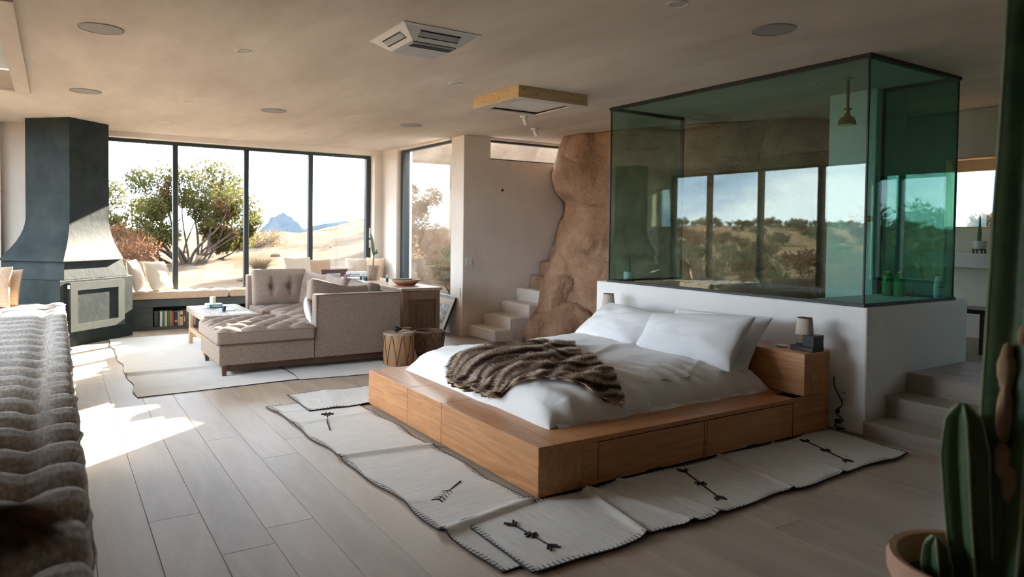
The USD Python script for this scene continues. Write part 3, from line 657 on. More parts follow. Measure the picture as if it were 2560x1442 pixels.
# ================================================================ SOFA
so = thing('sectional_sofa', 'taupe tweed sectional sofa with tufted cushions and a chaise', 'sofa', (2.4, 8.6, 0))
F = 'sofa_fabric'
part(so, 'arm_panel', soft(2.33, 3.32, 7.41, 7.54, .12, .80, .014, .12), F, smooth=40)
part(so, 'back_frame', soft(3.19, 3.32, 7.541, 10.13, .12, .80, .014, .2), F, smooth=40)
part(so, 'far_frame', soft(2.20, 3.19, 9.99, 10.13, .12, .86, .014, .12), F, smooth=40)
part(so, 'seat_base', soft(2.33, 3.185, 7.545, 9.985, .12, .31, .012, .2), F, smooth=40)
part(so, 'seat_base', soft(2.22, 2.33, 9.25, 9.985, .12, .31, .012, .2), F, smooth=40)
part(so, 'chaise_base', soft(1.36, 2.325, 7.41, 8.45, .12, .325, .014, .12), F, smooth=40)
for b in ((1.43, 2.33, 7.47, 7.50, .05, .12), (2.33, 3.25, 7.455, 7.485, .05, .12), (3.22, 3.25, 7.49, 10.05, .05, .12), (1.43, 1.46, 7.5, 8.38, .05, .12)):
    part(so, 'plinth', box(*b, .002), 'walnut')
for x, y in ((1.40, 7.45), (1.40, 8.40), (3.20, 7.47), (3.2, 10.05), (2.27, 10.05)):
    lg = cat([trimesh.creation.box(extents=(.05, .05, .12))]); lg.vertices[lg.vertices[:, 2] < 0, :2] *= .72
    part(so, 'leg', turn(lg, move=(x + .02, y + .02, .06)), 'walnut')
def diamond(x0, x1, y0, y1, z0, z1, nx, ny, dep):
    def fn(P, u):
        up = np.clip((P[:, 2] - (z0 + z1)/2)/((z1 - z0)/2), 0, 1)
        a = (P[:, 0] - x0)/(x1 - x0)*nx; b = (P[:, 1] - y0)/(y1 - y0)*ny
        row = np.sin(PI*b); sh = np.floor(b)*.5
        q = np.abs(row)**.55*(.35 + .65*np.abs(np.sin(PI*(a + sh)))**.6)
        edge = np.clip(1.12 - np.maximum(np.abs(u[:, 0]), np.abs(u[:, 1]))**7, 0, 1)
        P = P.copy(); P[:, 2] += up*dep*(q - .35)*edge
        return P
    return soft(x0, x1, y0, y1, z0, z1, .03, .022, fn)
def box_pipe(x0, x1, y0, y1, z, r=.005):
    c = [(x0, y0, z), (x1, y0, z), (x1, y1, z), (x0, y1, z), (x0, y0, z)]
    return cat([tube([c[i], c[i + 1]], r, 6) for i in range(4)])
ch = part(so, 'chaise_cushion', diamond(1.335, 2.325, 7.385, 8.47, .328, .46, 4, 6, .075), F, smooth=60)
part(ch, 'piping', box_pipe(1.345, 2.318, 7.392, 8.462, .452), F)
part(ch, 'piping', box_pipe(1.345, 2.318, 7.392, 8.462, .332), 'sofa_pipe')
for a, b in ((7.55, 8.5), (8.515, 9.25), (9.265, 9.98)):
    sc = part(so, 'seat_cushion', diamond(2.31 if b < 9.5 else 2.21, 3.18, a, b, .315, .45, 3, 3, .055), F, smooth=60)
    part(sc, 'piping', box_pipe(2.318 if b < 9.5 else 2.218, 3.172, a + .008, b - .008, .318), 'sofa_pipe')
def back_cushion(W, H, T, nx, nz, seed, sag=.0):
    """Facing -y, centred, standing on z = 0."""
    def fn(P, u):
        fr = np.clip(-u[:, 1], 0, 1)
        a = (P[:, 0]/W + .5)*nx; b = P[:, 2]/H*nz
        ix, iz = np.round(a), np.round(b)
        ok = (ix > .5) & (ix < nx - .5) & (iz > .5) & (iz < nz - .5)
        d2 = ((a - ix)*W/nx)**2 + ((b - iz)*H/nz)**2
        P = P.copy()
        puff = (1 - np.abs(u[:, 0])**3)*(1 - np.abs(u[:, 2])**3)
        P[:, 1] -= fr*(.045*puff - .06*np.exp(-d2/.045**2)*ok - .018*np.exp(-((a - ix)*W/nx/.022)**2)*ok*1.0)
        P[:, 1] += np.clip(u[:, 1], 0, 1)*.03*puff
        P[:, 2] -= sag*(u[:, 2] > 0)*np.cos(PI/2*u[:, 0])**2*u[:, 2] - .01*(meshkit.fbm(P*5 + seed, 3, 3) - .5)
        return P
    return soft(-W/2, W/2, -T/2, T/2, 0, H, .035, .022, fn)
part(so, 'back_cushion', turn(back_cushion(.72, .49, .16, 3, 2, 1), ax=-.12, move=(2.60, 9.85, .455)), F, smooth=60)
for y, sd in ((9.42, 2), (8.70, 3)):
    part(so, 'back_cushion', turn(back_cushion(.78, .46, .17, 5, 2, sd, .03), ax=-.2, az=-PI/2 + (.18 if sd == 2 else -.05), move=(2.98, y, .45)), F, smooth=60)
bc = part(so, 'bolster_cushion', turn(back_cushion(.80, .46, .17, 4, 2, 7, .05), ax=.22, ay=-.12, az=PI, move=(2.72, 7.70, .45)), F, smooth=60)
part(so, 'back_cushion', turn(back_cushion(.7, .44, .15, 4, 2, 5, .03), ax=-.2, az=-PI/2, move=(3.03, 8.02, .45)), F, smooth=60)
part(so, 'arm_piping', tube([(2.345, 7.409, .12), (2.345, 7.409, .79), (3.31, 7.409, .79)], .004), 'sofa_pipe')
throw_pillow('small white pillow tucked against the sofa arm', 2.38, 7.72, .47, .3, .26, .10, 1.3, .2, 'white_linen', 4)

# ================================================================ COFFEE TABLE
ct = thing('coffee_table', 'weathered plank coffee table with slanted wooden legs', 'table', (1.74, 9.35, 0))
for i in range(3):
    a = 1.43 + .207*i
    part(ct, 'plank', box(a + .001, a + .206, 8.70, 9.98, .405, .475, .005), 'table_wood')
for x, sx in ((1.46, 1), (2.02, -1)):
    for y, sy in ((8.86, 1), (9.80, -1)):
        lg = box(-.02, .02, -.05, .05, 0, .405, .003); v, f = arrays(lg); v = v.copy()
        v[:, 1] += (v[:, 2]/.405 - .5)*.07*sy*-1*-1; lg = trimesh.Trimesh(v, f, process=False)
        part(ct, 'leg', turn(lg, move=(x, y, .0095)), 'table_leg')
    part(ct, 'side_rail', box(x - .018, x + .018, 8.9, 9.78, .17, .225, .003), 'table_leg')
part(ct, 'cross_rail', box(1.48, 2.0, 9.76, 9.80, .09, .13, .003), 'table_leg')
tz = .475
tbx = thing('card_box', 'teal and white box of cards lying on the coffee table', 'box', (1.69, 9.62, tz))
part(tbx, 'tray', soft(1.60, 1.80, 9.55, 9.68, tz, tz + .055, .012, .03), 'white_ceramic', smooth=40)
part(tbx, 'sleeve', box(1.64, 1.795, 9.546, 9.684, tz + .004, tz + .046, .002), 'teal_box')
part(tbx, 'lettering', turn(meshkit.text_mesh('CAIDEO', .022, .0015, bold=True), ax=PI/2, move=(1.662, 9.5455, tz + .014)), 'white_ceramic')
cn = thing('candle', 'thick cream pillar candle standing on the teal box', 'candle', (1.70, 9.62, tz + .055))
part(cn, 'wax', lathe([(0, 0), (.036, 0), (.037, .004), (.037, .082), (.033, .086), (.012, .082), (0, .081)], 28, (1.69, 9.62, tz + .055)), 'candle_wax', smooth=40)
part(cn, 'wick', tube([(1.69, 9.62, tz + .13), (1.692, 9.62, tz + .148)], .0015, 6), 'thread')
cup = thing('tumbler', 'small dark blue tumbler on the coffee table', 'cup', (1.73, 9.12, tz))
part(cup, 'body', lathe([(0, 0), (.020, 0), (.026, .05), (.027, .062), (.024, .062), (.023, .05), (.017, .006), (0, .006)], 24, (1.735, 9.14, tz)), 'navy', smooth=40)
solo('coaster', 'pale coaster beside the blue tumbler', 'coaster', box(1.775, 1.87, 9.16, 9.25, tz, tz + .008, .002), 'plastic_white')
solo('magazine', 'white sheet of paper lying at the edge of the coffee table', 'paper', box(1.75, 2.0, 8.80, 9.04, tz, tz + .003, .001), 'paper')
solo('notebook', 'thin white notebook lying behind the tumbler', 'notebook', box(1.72, 1.92, 9.30, 9.46, tz, tz + .005, .001), 'paper')

# ================================================================ CONSOLE behind the sofa
co = thing('console_cabinet', 'long oak console cabinet with a framed end panel behind the sofa', 'cabinet', (3.85, 9.2, 0))
part(co, 'body', box(3.60, 4.11, 7.99, 10.28, 0, .745, .003), 'cabinet_oak')
part(co, 'top', box(3.57, 4.135, 7.955, 10.3, .745, .78, .004), 'cabinet_top')
for b in ((3.60, 4.11, 7.972, 7.99, .63, .745), (3.60, 4.11, 7.972, 7.99, 0, .10), (3.60, 3.68, 7.972, 7.99, .10, .63), (4.045, 4.11, 7.972, 7.99, .10, .63)):
    part(co, 'end_frame', box(*b, .002), 'cabinet_oak')
part(co, 'end_panel', box(3.681, 4.044, 7.984, 7.9905, .101, .629), 'cabinet_panel')
for i in range(4):
    part(co, 'door', box(4.11, 4.128, 8.02 + i*.565, 8.57 + i*.565, .08, .73, .002), 'cabinet_oak')
# ================================================================ BED
be = thing('platform_bed', 'solid fir platform bed with drawers and a thick headboard beam', 'bed', (3.6, 4.4, 0))
BT = .305
for b in ((2.235, 2.545, 3.13, 4.30, .0225, BT), (2.235, 2.545, 4.302, 4.86, .0225, BT), (2.235, 2.545, 4.862, 5.64, .0225, BT)):
    part(be, 'foot_beam', box(*b, .003), 'fir_y')
part(be, 'ledge', box(2.547, 3.62, 3.13, 3.52, .275, BT, .002), 'fir_x'); part(be, 'ledge', box(3.622, 4.64, 3.13, 3.52, .275, BT, .002), 'fir_x')
part(be, 'ledge', box(2.547, 4.64, 5.40, 5.64, .0225, BT, .002), 'fir_x')
part(be, 'corner_block', box(2.547, 2.665, 3.132, 3.2, .15, .274, .002), 'fir_x'); part(be, 'corner_block', box(2.547, 2.665, 3.132, 3.2, .0225, .149, .002), 'fir_x')
part(be, 'corner_block', box(4.525, 4.95, 3.132, 3.3, .155, BT, .002), 'fir_x'); part(be, 'corner_block', box(4.525, 4.95, 3.132, 3.3, .0225, .153, .002), 'fir_x')
for a, b in ((2.672, 3.575), (3.605, 4.518)):
    d = part(be, 'drawer', box(a, b, 3.134, 3.16, .026, .268, .002), 'fir_x')
    m = (a + b)/2
    part(d, 'finger_slot', box(m - .06, m + .06, 3.1335, 3.15, .022, .036), 'fir_dark')
part(be, 'divider', box(3.58, 3.60, 3.134, 3.2, .0225, .274, .001), 'fir_x')
part(be, 'core', box(2.56, 4.93, 3.17, 5.6, .0225, .25), 'fir_dark')
part(be, 'toe_kick', box(2.28, 4.93, 3.17, 5.6, 0, .0225), 'fir_dark')
part(be, 'headboard', box(4.64, 4.955, 3.13, 5.66, BT + .001, .62, .003), 'fir_y')
mt = solo('mattress', 'white fitted mattress under the duvet', 'mattress', soft(2.62, 4.62, 3.53, 5.38, .252, .44, .05, .1), 'white_linen', smooth=50)
DX0, DX1, DY0, DY1 = 2.50, 4.635, 3.40, 5.49
def duvet_z(x, y):
    u = np.clip((x - DX0)/(DX1 - DX0)*2 - 1, -1, 1); v = np.clip((y - DY0)/(DY1 - DY0)*2 - 1, -1, 1)
    w = (1 - np.abs(u)**8)**.5*(1 - np.abs(v)**5.5)**.5
    P = np.stack([x, y, x*0], -1)
    sx = 1 - np.clip(u, -1, 1)*.0
    fold = .016*np.sin(10*y + 3*np.sin(2.2*x) - 5*x)*np.clip(np.abs(v)*1.5 - .6, 0, 1)*(1 - np.abs(v)**6)
    big = .05*(meshkit.fbm(P*1.5 + 3, 3, 5) - .5)
    fine = np.abs(meshkit.noise(np.stack([x*1.6 + y*1.1, y*4.5 - x*3.2, x*0], -1), 6) - .5)
    rid = .016*np.exp(-(fine/.085)**2)*np.clip(1.3 - np.abs(v), 0, 1)
    rows = .018*np.sin((x*1.1 + y*.5)*34 + 7*meshkit.noise(P*2.2, 9))*np.clip(np.abs(v)*2.2 - 1.1, 0, 1)
    return .306 + w*(.235 + .02*(1 - v*v)) + w*(fold + big + rid + rows*.6)
def duvet():
    n = 150; s = np.sin(np.linspace(-1, 1, n)*PI/2)
    e = np.sign(s)*np.abs(s)**1.0
    X, Y = np.meshgrid(DX0 + (e + 1)/2*(DX1 - DX0), DY0 + (e + 1)/2*(DY1 - DY0), indexing='ij')
    Z = duvet_z(X, Y)
    P = np.stack([X, Y, Z], -1)
    u = (X - DX0)/(DX1 - DX0)*2 - 1; v = (Y - DY0)/(DY1 - DY0)*2 - 1
    wob = .02*(meshkit.noise(np.stack([X*4, Y*4, X*0], -1), 3) - .5)
    P[..., 0] += np.where(np.abs(u) > .93, np.sign(u)*wob, 0); P[..., 1] += np.where(np.abs(v) > .9, np.sign(v)*(wob + .012*np.sin(X*31)), 0)
    return grid_solid(P, .004)
dv = thing('duvet', 'puffy rumpled white duvet spread over the platform bed', 'duvet', (3.55, 4.45, .306))
part(dv, 'cover', duvet(), 'white_linen', smooth=True)
def hem(x0, x1):
    k = 80; xx = np.linspace(x0, x1, k)
    a = np.stack([xx, DY0 - .012 + .012*np.sin(xx*14) + 0*xx, np.full(k, .307)], -1)
    rows = [a + np.array([0, .16*t, .0]) + np.array([0, 0, .055])*np.sin(PI*t*.5)*np.array([[1]]) for t in np.linspace(0, 1, 8)]
    P = np.stack(rows, 1); P[..., 2] += .006*np.sin(xx*40 + 3*np.sin(xx*5))[:, None]*np.linspace(.2, 1, 8)
    return grid_solid(P, .003)
part(dv, 'hem_fold', hem(DX0 + .06, DX1 - .05), 'white_linen', smooth=True)
def bed_pillow(lab, y, W, H, T, x, lean, z, seed, yaw=0, roll=0):
    t = thing('bed_pillow', lab, 'pillow', (x, y, z), 'bed pillows')
    m = turn(pillow(W, H, T, seed, 40, .05, .012), ay=roll, about=(0, 0, H/2))
    m = turn(m, ax=-lean, az=-PI/2 + yaw, move=(x, y, z))
    part(t, 'pillowcase', m, 'white_linen', smooth=70)
    return t
bed_pillow('white pillow lying flat against the headboard on the far side of the bed', 5.02, .86, .46, .16, 4.44, .82, .45, 21, -.05)
bed_pillow('white pillow propped behind the front pillow near the lamp', 4.02, .94, .50, .16, 4.46, .72, .44, 22, .05, -.03)
bed_pillow('plump white pillow on the far half of the bed', 4.92, .92, .52, .27, 4.17, .90, .455, 23, -.12, .05)
np1 = bed_pillow('plump white pillow with an open end nearest the viewer', 3.98, .96, .52, .26, 4.15, .80, .45, 24, .06, -.10)
# ================================================================ FUR THROW
def fur_base(U, V):
    A, B, C, D = (np.array(p) for p in ((2.50, 4.74), (3.60, 4.62), (3.05, 3.44), (2.40, 3.98)))
    P = ((1 - U)*(1 - V))[..., None]*D + (U*(1 - V))[..., None]*C + (U*V)[..., None]*B + ((1 - U)*V)[..., None]*A
    P = P + np.stack([.05*np.sin(6*V + 1) - .06*np.sin(PI*U)*(1 - V), .07*np.sin(5*U + .6)*(1 - V) + .03*np.sin(9*U)*V], -1)
    x, y = P[..., 0], P[..., 1]
    z = np.maximum(duvet_z(np.maximum(x, DX0 + .02), y), .345) + .028
    w = U*6 + V*2
    z = z + .030*np.sin(V*27 + 2.5*np.sin(U*5) + 1.2*np.sin(U*11)) * (.5 + .5*np.sin(PI*U)) + .025*(meshkit.fbm(np.stack([x*4, y*9, x*0], -1), 3, 4) - .5)
    hang = np.clip((2.60 - x)/.15, 0, 1)
    z = z - hang*.035
    return np.stack([x, y, np.maximum(z, .345)], -1)
def fur_throw():
    t = thing('fur_throw', 'brown and cream striped fur throw crumpled across the duvet', 'blanket', (2.9, 4.1, .5))
    n = 90
    U, V = np.meshgrid(np.linspace(0, 1, n), np.linspace(0, 1, n), indexing='ij')
    P = fur_base(U, V)
    part(t, 'backing', grid_solid(P, .02), 'fur_skin', smooth=True)
    r = np.random.default_rng(3); N = 60000
    u, v = r.random(N), r.random(N)
    e = r.random(N) < .10
    u = np.where(e & (r.random(N) < .5), np.round(u), u); v = np.where(e & (u > 0) & (u < 1), np.round(v), v)
    A = fur_base(u, v); d = 1e-3
    du = fur_base(np.minimum(u + d, 1), v) - fur_base(np.maximum(u - d, 0), v); dv_ = fur_base(u, np.minimum(v + d, 1)) - fur_base(u, np.maximum(v - d, 0))
    nn = np.cross(du, dv_); nn /= np.linalg.norm(nn, axis=1, keepdims=True) + 1e-12
    nn *= np.sign(nn[:, 2:] + 1e-9)
    edge = np.stack([(u - .5)*0, (v - .5)*0, v*0], -1)
    out = np.where(((v == 0) | (v == 1) | (u == 0) | (u == 1))[:, None], np.stack([(u == 1)*1. - (u == 0)*1., (v == 1)*1. - (v == 0)*1., u*0 - .3], -1), 0)
    L = (.017 + .009*r.random(N))[:, None]
    lean = np.stack([-.55 + .4*(r.random(N) - .5), .5*(r.random(N) - .5) - .25, r.random(N)*0], -1)
    B = A + L*.5*(nn*.9 + .3*lean + out*.6); Cc = A + L*(nn*.75 + .75*lean + out + (r.random((N, 3)) - .5)*.35)
    band = np.stack([A, B, Cc], 1)
    curves(t, 'fur', band, (.0019, .0014, .0004), 'fur')
def fur_mat(name, dark):
    n = {"t": ("geometry", {}), "m": ("mapping", {"rotation": (0, 0, .22)}), "n": ("wave_texture", {"wave_type": "bands", "bands_direction": "y", "scale": 2.0, "distortion": 2.6, "detail": 2.0, "detail_scale": 1.2}),
         "r": ("rgb_ramp", {"ramp": [(.0, (.13, .08, .062)), (.20, (.24, .155, .12)), (.42, (.86, .76, .63)), (.66, (1.0, .96, .87)), (.84, (.70, .56, .44)), (1.0, (.22, .14, .11))]}),
         "p": ("diffuse_bsdf", {}), "tl": ("translucent_bsdf", {}), "x": ("mix_closure", {"fac": .45})}
    l = [("t.position", "m.vector"), ("m.vector", "n.vector"), ("n.fac", "r.fac"), ("r.color", "p.color"), ("r.color", "tl.color"), ("p.BSDF", "x.closure1"), ("tl.BSDF", "x.closure2")]
    M[name] = usdkit.material(stage, '/World/Looks/' + name, n, l, surface="x.closure")
fur_mat('fur', 1); fur_mat('fur_skin', 1)
fur_throw()
# ================================================================ LAMPS and small things on the headboard
def bed_lamp(y, lab):
    t = thing('table_lamp', lab, 'lamp', (4.83, y, .62), 'bedside lamps')
    part(t, 'base', box(4.76, 4.90, y - .10, y + .095, .621, .655, .003), 'black_metal')
    part(t, 'block', box(4.77, 4.895, y - .10, y - .005, .655, .742, .003), 'black_metal')
    part(t, 'stem', tube([(4.83, y + .02, .655), (4.83, y + .02, .76)], .006, 10), 'black_metal')
    part(t, 'switch', box(4.80, 4.815, y + .03, y + .075, .655, .668, .002), 'black_metal')
    part(t, 'shade', lathe([(.068, 0), (.054, .125), (.052, .125), (.066, 0)], 36, (4.83, y + .02, .742)), 'lamp_shade', smooth=40)
    part(t, 'shade_ring', lathe([(.052, .122), (.0555, .122), (.0555, .127), (.052, .127), (.052, .122)], 36, (4.83, y + .02, .742)), 'walnut')
    return t
bed_lamp(3.245, 'small bedside lamp with beige shade and black base beside the near pillow')
bed_lamp(5.53, 'small bedside lamp with beige shade half hidden behind the far pillow')
solo('charging_puck', 'round white puck lying on the headboard beside the lamp', 'charger', lathe([(0, 0), (.038, 0), (.042, .005), (.042, .014), (.036, .018), (0, .018)], 28, (4.80, 3.44, .621)), 'white_ceramic', smooth=40)
ou = thing('wall_outlet', 'white power outlet low on the half wall beside the bed', 'outlet', (5.05, 3.06, .265))
part(ou, 'plate', box(5.049, 5.0555, 3.02, 3.105, .205, .335, .002), 'plastic_white')
for z in (.242, .298):
    part(ou, 'socket', box(5.0475, 5.05, 3.043, 3.082, z - .02, z + .02, .001), 'plastic_white')
    for yy in (3.055, 3.07): part(ou, 'slot', box(5.0468, 5.048, yy - .002, yy + .002, z - .004, z + .01), 'black_void')
cd = thing('power_cord', 'black cord hanging behind the bed corner to the floor', 'cord', (5.0, 3.1, 0))
from scipy.interpolate import CubicSpline
def spline(p, n=60):
    p = np.array(p, float); t = np.concatenate([[0], np.cumsum(np.linalg.norm(np.diff(p, axis=0), axis=1))])
    return CubicSpline(t, p)(np.linspace(0, t[-1], n))
part(cd, 'cable', tube(spline([(5.0, 3.118, .42), (5.0, 3.11, .34), (5.02, 3.085, .27), (5.03, 3.07, .20), (5.0, 3.10, .155), (5.02, 3.08, .12), (5.03, 3.055, .09), (5.0, 3.09, .075), (5.0, 3.10, .045), (5.03, 3.05, .03), (5.0, 3.09, .02)]), .005, 8), 'black_metal', smooth=40)
part(cd, 'inline_switch', soft(4.995, 5.02, 3.075, 3.10, .145, .175, .006, .02), 'black_metal', smooth=40)
part(cd, 'plug', soft(4.985, 5.02, 3.06, 3.10, .07, .10, .006, .02), 'black_metal', smooth=40)

# ================================================================ RUGS
def arrow(P0, P1, z, heads=True, star=True):
    P0, P1 = np.array(P0, float), np.array(P1, float); d = P1 - P0; L = np.linalg.norm(d); d /= L; nrm = np.array([-d[1], d[0]])
    S = []
    def seg(a, b, w=.006): S.append(tube([(*a, z), (*((np.array(a) + b)/2), z + .001), (*b, z)], w, 5))
    k = int(L/.028)
    for i in range(k):
        a, b = P0 + d*L*i/k, P0 + d*L*(i + .72)/k; seg(a, b, .0045)
    if heads:
        for e, s in ((P0, -1), (P1, 1)):
            for g in (-1, 1):
                seg(e, e + d*s*.035 + nrm*g*.03); seg(e - d*s*.02, e + d*s*.012 + nrm*g*.03)
    if star:
        c = (P0 + P1)/2
        for a in (0.2, 1.2, 2.3): seg(c - .035*np.array([math.cos(a), math.sin(a)]), c + .035*np.array([math.cos(a), math.sin(a)]))
    return cat(S)
def rug(name, lab, corners, wool, folds, n=(70, 24), seed=0, z0=.001, th=.007, stitch=True, wave=.012, motifs=(), grp=None, bumpfn=None, fine=None):
    """corners: near-left, near-right, far-right, far-left; u runs along, v across."""
    A, B, C, D = (np.array(c, float) for c in corners)
    def S(U, V):
        P = ((1 - U)*(1 - V))[..., None]*A + ((1 - U)*V)[..., None]*B + (U*V)[..., None]*C + (U*(1 - V))[..., None]*D
        e = np.sin(U*23 + seed) + .6*np.sin(U*41 + 2*seed)
        ax = (B - A)/np.linalg.norm(B - A)
        P = P + (wave*e*(np.where(V < .5, 1, -1)*np.abs(2*V - 1)**4))[..., None]*ax
        z = np.full(U.shape, z0 + th)
        for u0, hh, w, sl in folds:
            z = z + hh*np.exp(-((U - u0 - sl*(V - .5))/w)**2)
        z = z + .004*(meshkit.fbm(np.stack([U*14, V*5, U*0 + seed], -1), 3, seed) - .2).clip(0)
        if bumpfn is not None: z = z + bumpfn(P[..., 0], P[..., 1])
        return np.concatenate([P, z[..., None]], -1)
    U, V = np.meshgrid(np.linspace(0, 1, n[0]), np.linspace(0, 1, n[1]), indexing='ij')
    P = S(U, V)
    t = thing(name, lab, 'rug', (*P[..., :2].reshape(-1, 2).mean(0), 0), grp)
    part(t, 'weave', grid_solid(P, th), wool, smooth=50)
    if stitch:
        k = 160; q = np.linspace(0, 1, k)
        ring = [(q, q*0), (q*0 + 1, q), (q[::-1], q*0 + 1), (q*0, q[::-1])]
        for uu, vv in ring:
            e = S(uu, vv); e[:, 2] -= .003
            part(t, 'edging', tube(e, .0042 if fine is None else fine, 6), 'thread')
        segs = []
        for uu, vv in (ring if fine is None else []):
            L = np.linalg.norm(np.diff(S(uu, vv)[:, :2], axis=0), axis=1).sum(); m = int(L/.028)
            s = (np.arange(m) + .5)/m
            ui, vi = np.interp(s, np.linspace(0, 1, k), uu), np.interp(s, np.linspace(0, 1, k), vv)
            ci = np.where(np.abs(uu[0] - uu[-1]) > .5, 1, 0)
            LU = np.linalg.norm(D - A); LV = np.linalg.norm(B - A); ln = .022 + .012*np.sin(np.arange(m)*12.9)
            u2 = ui if ci else np.where(ui > .5, ui - ln/LU, ui + ln/LU); v2 = np.where(vi > .5, vi - ln/LV, vi + ln/LV) if ci else vi
            a, b = S(ui, vi), S(u2, v2); a[:, 2] += .0015; b[:, 2] += .0015
            w = np.cross(b - a, [0, 0, 1]); w /= np.linalg.norm(w, axis=1, keepdims=True) + 1e-9; w *= .0024
            for i in range(m): segs.append(np.array([a[i] - w[i], a[i] + w[i], b[i] + w[i]*.6, b[i] - w[i]*.6]))
        if not segs: return t
        Vv = np.vstack(segs); q4 = np.arange(len(segs))[:, None]*4 + np.array([[0, 1, 2, 3]])
        top = Vv + [0, 0, .0015]
        F = np.vstack([q4[:, [0, 1, 2]], q4[:, [0, 2, 3]]])
        part(t, 'blanket_stitch', trimesh.Trimesh(np.vstack([Vv, top]), np.vstack([F[:, ::-1], F + len(Vv)]), process=False), 'thread', kind='stuff')
    for P0, P1, kind in motifs:
        pp = np.array([P0, P1]);
        if kind == 'arrow': m = arrow(P0, P1, z0 + th + .004)
        elif kind == 'palm':
            m = [tube([(*P0, z0 + th + .004), (*((np.array(P0)*.5 + np.array(P1)*.5) + [-.01, .01]), z0 + th + .005), (*P1, z0 + th + .004)], .004, 5)]
            for a in np.linspace(0, 2*PI, 9)[:-1]: m.append(tube([(*P1, z0 + th + .004), (P1[0] + .05*math.cos(a), P1[1] + .05*math.sin(a), z0 + th + .004)], .005, 5))
            m = cat(m)
        else:
            P0, P1 = np.array(P0, float), np.array(P1, float); d = (P1 - P0)/np.linalg.norm(P1 - P0); nr = np.array([-d[1], d[0]])
            m = [arrow(P0, P1, z0 + th + .004, False, False)]
            for i in range(5):
                c = P0 + d*(.02 + .034*i)
                for g in (-1, 1): m.append(tube([(*c, z0 + th + .004), (*(c - d*.03 + nr*g*.032), z0 + th + .004)], .005, 5))
            m = cat(m)
        part(t, 'stitched_arrow', m, 'thread', label='dark stitched arrow motif')
    return t
W_ = 'rug_wool'; WX = 'rug_wool_x'
rug('flat_weave_rug', 'long white flat weave runner along the foot of the bed', ((1.62, 2.55), (2.20, 2.56), (2.17, 5.98), (1.49, 6.0)), W_, [(.155, .028, .012, .03), (.27, .006, .02, 0), (.53, .020, .010, -.02), (.82, .008, .014, .02), (.93, .006, .01, 0)], (200, 22), 1,
    motifs=[((1.86, 3.18), (1.98, 3.46), 'x'), ((1.70, 5.05), (1.83, 5.50), 'palm')][1:] + [((1.76, 3.42), (2.02, 3.62), 'feather')])
rug('flat_weave_rug', 'white flat weave runner with dark stitched arrows along the right side of the bed', ((1.735, 2.46), (1.735, 3.115), (4.97, 3.125), (4.90, 2.50)), WX, [(.235, .020, .008, .03), (.29, .020, .010, -.06), (.36, .018, .009, -.05), (.60, .018, .006, .02), (.77, .014, .007, .03), (.9, .006, .02, 0)], (220, 26), 2, z0=.010,
    motifs=[((1.93, 2.92), (1.95, 2.62), 'arrow'), ((3.28, 3.03), (3.12, 2.62), 'arrow'), ((4.52, 3.02), (4.36, 2.62), 'arrow')])
rug('flat_weave_rug', 'small white flat weave rug showing beyond the far corner of the bed foot', ((1.73, 5.66), (1.73, 6.30), (4.6, 6.27), (4.6, 5.66)), WX, [(.1, .006, .02, .05)], (90, 20), 3, z0=.010)
rug('flat_weave_rug', 'large pale rug lying under the coffee table and chaise', ((.60, 6.89), (2.02, 6.96), (2.02, 10.72), (.58, 10.65)), W_, [(.28, .030, .010, -.01), (.10, .010, .02, .05)], (160, 40), 4, wave=.012, fine=.0028)
rug('flat_weave_rug', 'pale rug under the sofa beside the wooden drum', ((2.04, 6.93), (3.10, 6.80), (3.15, 10.2), (2.04, 10.2)), W_, [(.06, .008, .02, .05)], (90, 24), 5, fine=.0028)
# ================================================================ SMALL THINGS
dm = thing('log_drum', 'carved pale wood log drum with laced sides beside the sofa', 'drum', (3.18, 7.14, 0))
dc = np.array([3.185, 7.16, .0085])
part(dm, 'shell', lathe([(0, 0), (.150, 0), (.162, .02), (.170, .12), (.168, .28), (.165, .352), (.155, .362), (0, .362)], 40, dc), 'drum_wood', smooth=35)
part(dm, 'hide_head', lathe([(.168, .335), (.171, .345), (.168, .366), (.15, .372), (0, .372), (0, .366), (.15, .366)], 40, dc), 'hide', smooth=35)
for k in range(9):
    a0 = k*2*PI/9; z = np.linspace(.02, .345, 12); R = np.interp(z, [0.02, .12, .28, .352], [.164, .172, .170, .167])
    for s in (-1, 1):
        a = a0 + s*(.32*(z/.34)**1.3)
        part(dm, 'lacing', tube(np.stack([dc[0] + R*np.cos(a), dc[1] + R*np.sin(a), dc[2] + z], 1), .0028, 5), 'walnut')
ml = thing('drum_mallet', 'mallet with a black ball head resting on the log drum', 'mallet', (3.2, 7.16, .40))
hp = np.array([3.14, 7.12, .381 + .036])
part(ml, 'head', turn(trimesh.creation.icosphere(3, .036), move=hp), 'black_metal', smooth=60)
part(ml, 'collar', tube([hp + [.03, .012, -.002], hp + [.062, .026, -.006]], .017, 14), 'black_metal', smooth=40)
part(ml, 'handle', tube([hp + [.06, .025, -.006], hp + [.21, .085, -.012]], [.010, .0085], 10), 'table_leg', smooth=40)
bk = thing('woven_basket', 'dark woven basket standing in front of the console cabinet', 'basket', (3.64, 7.32, 0))
part(bk, 'wall', lathe([(0, 0), (.118, 0), (.130, .03), (.165, .16), (.175, .25), (.172, .325), (.165, .325), (.167, .25), (.155, .16), (.12, .03), (0, .025)], 48, (3.64, 7.32, .0005)), 'wicker', smooth=35)
part(bk, 'rim', lathe([(.160, .32), (.178, .318), (.182, .33), (.176, .344), (.162, .344), (.16, .32)], 48, (3.64, 7.32, .0005)), 'wicker', smooth=35)
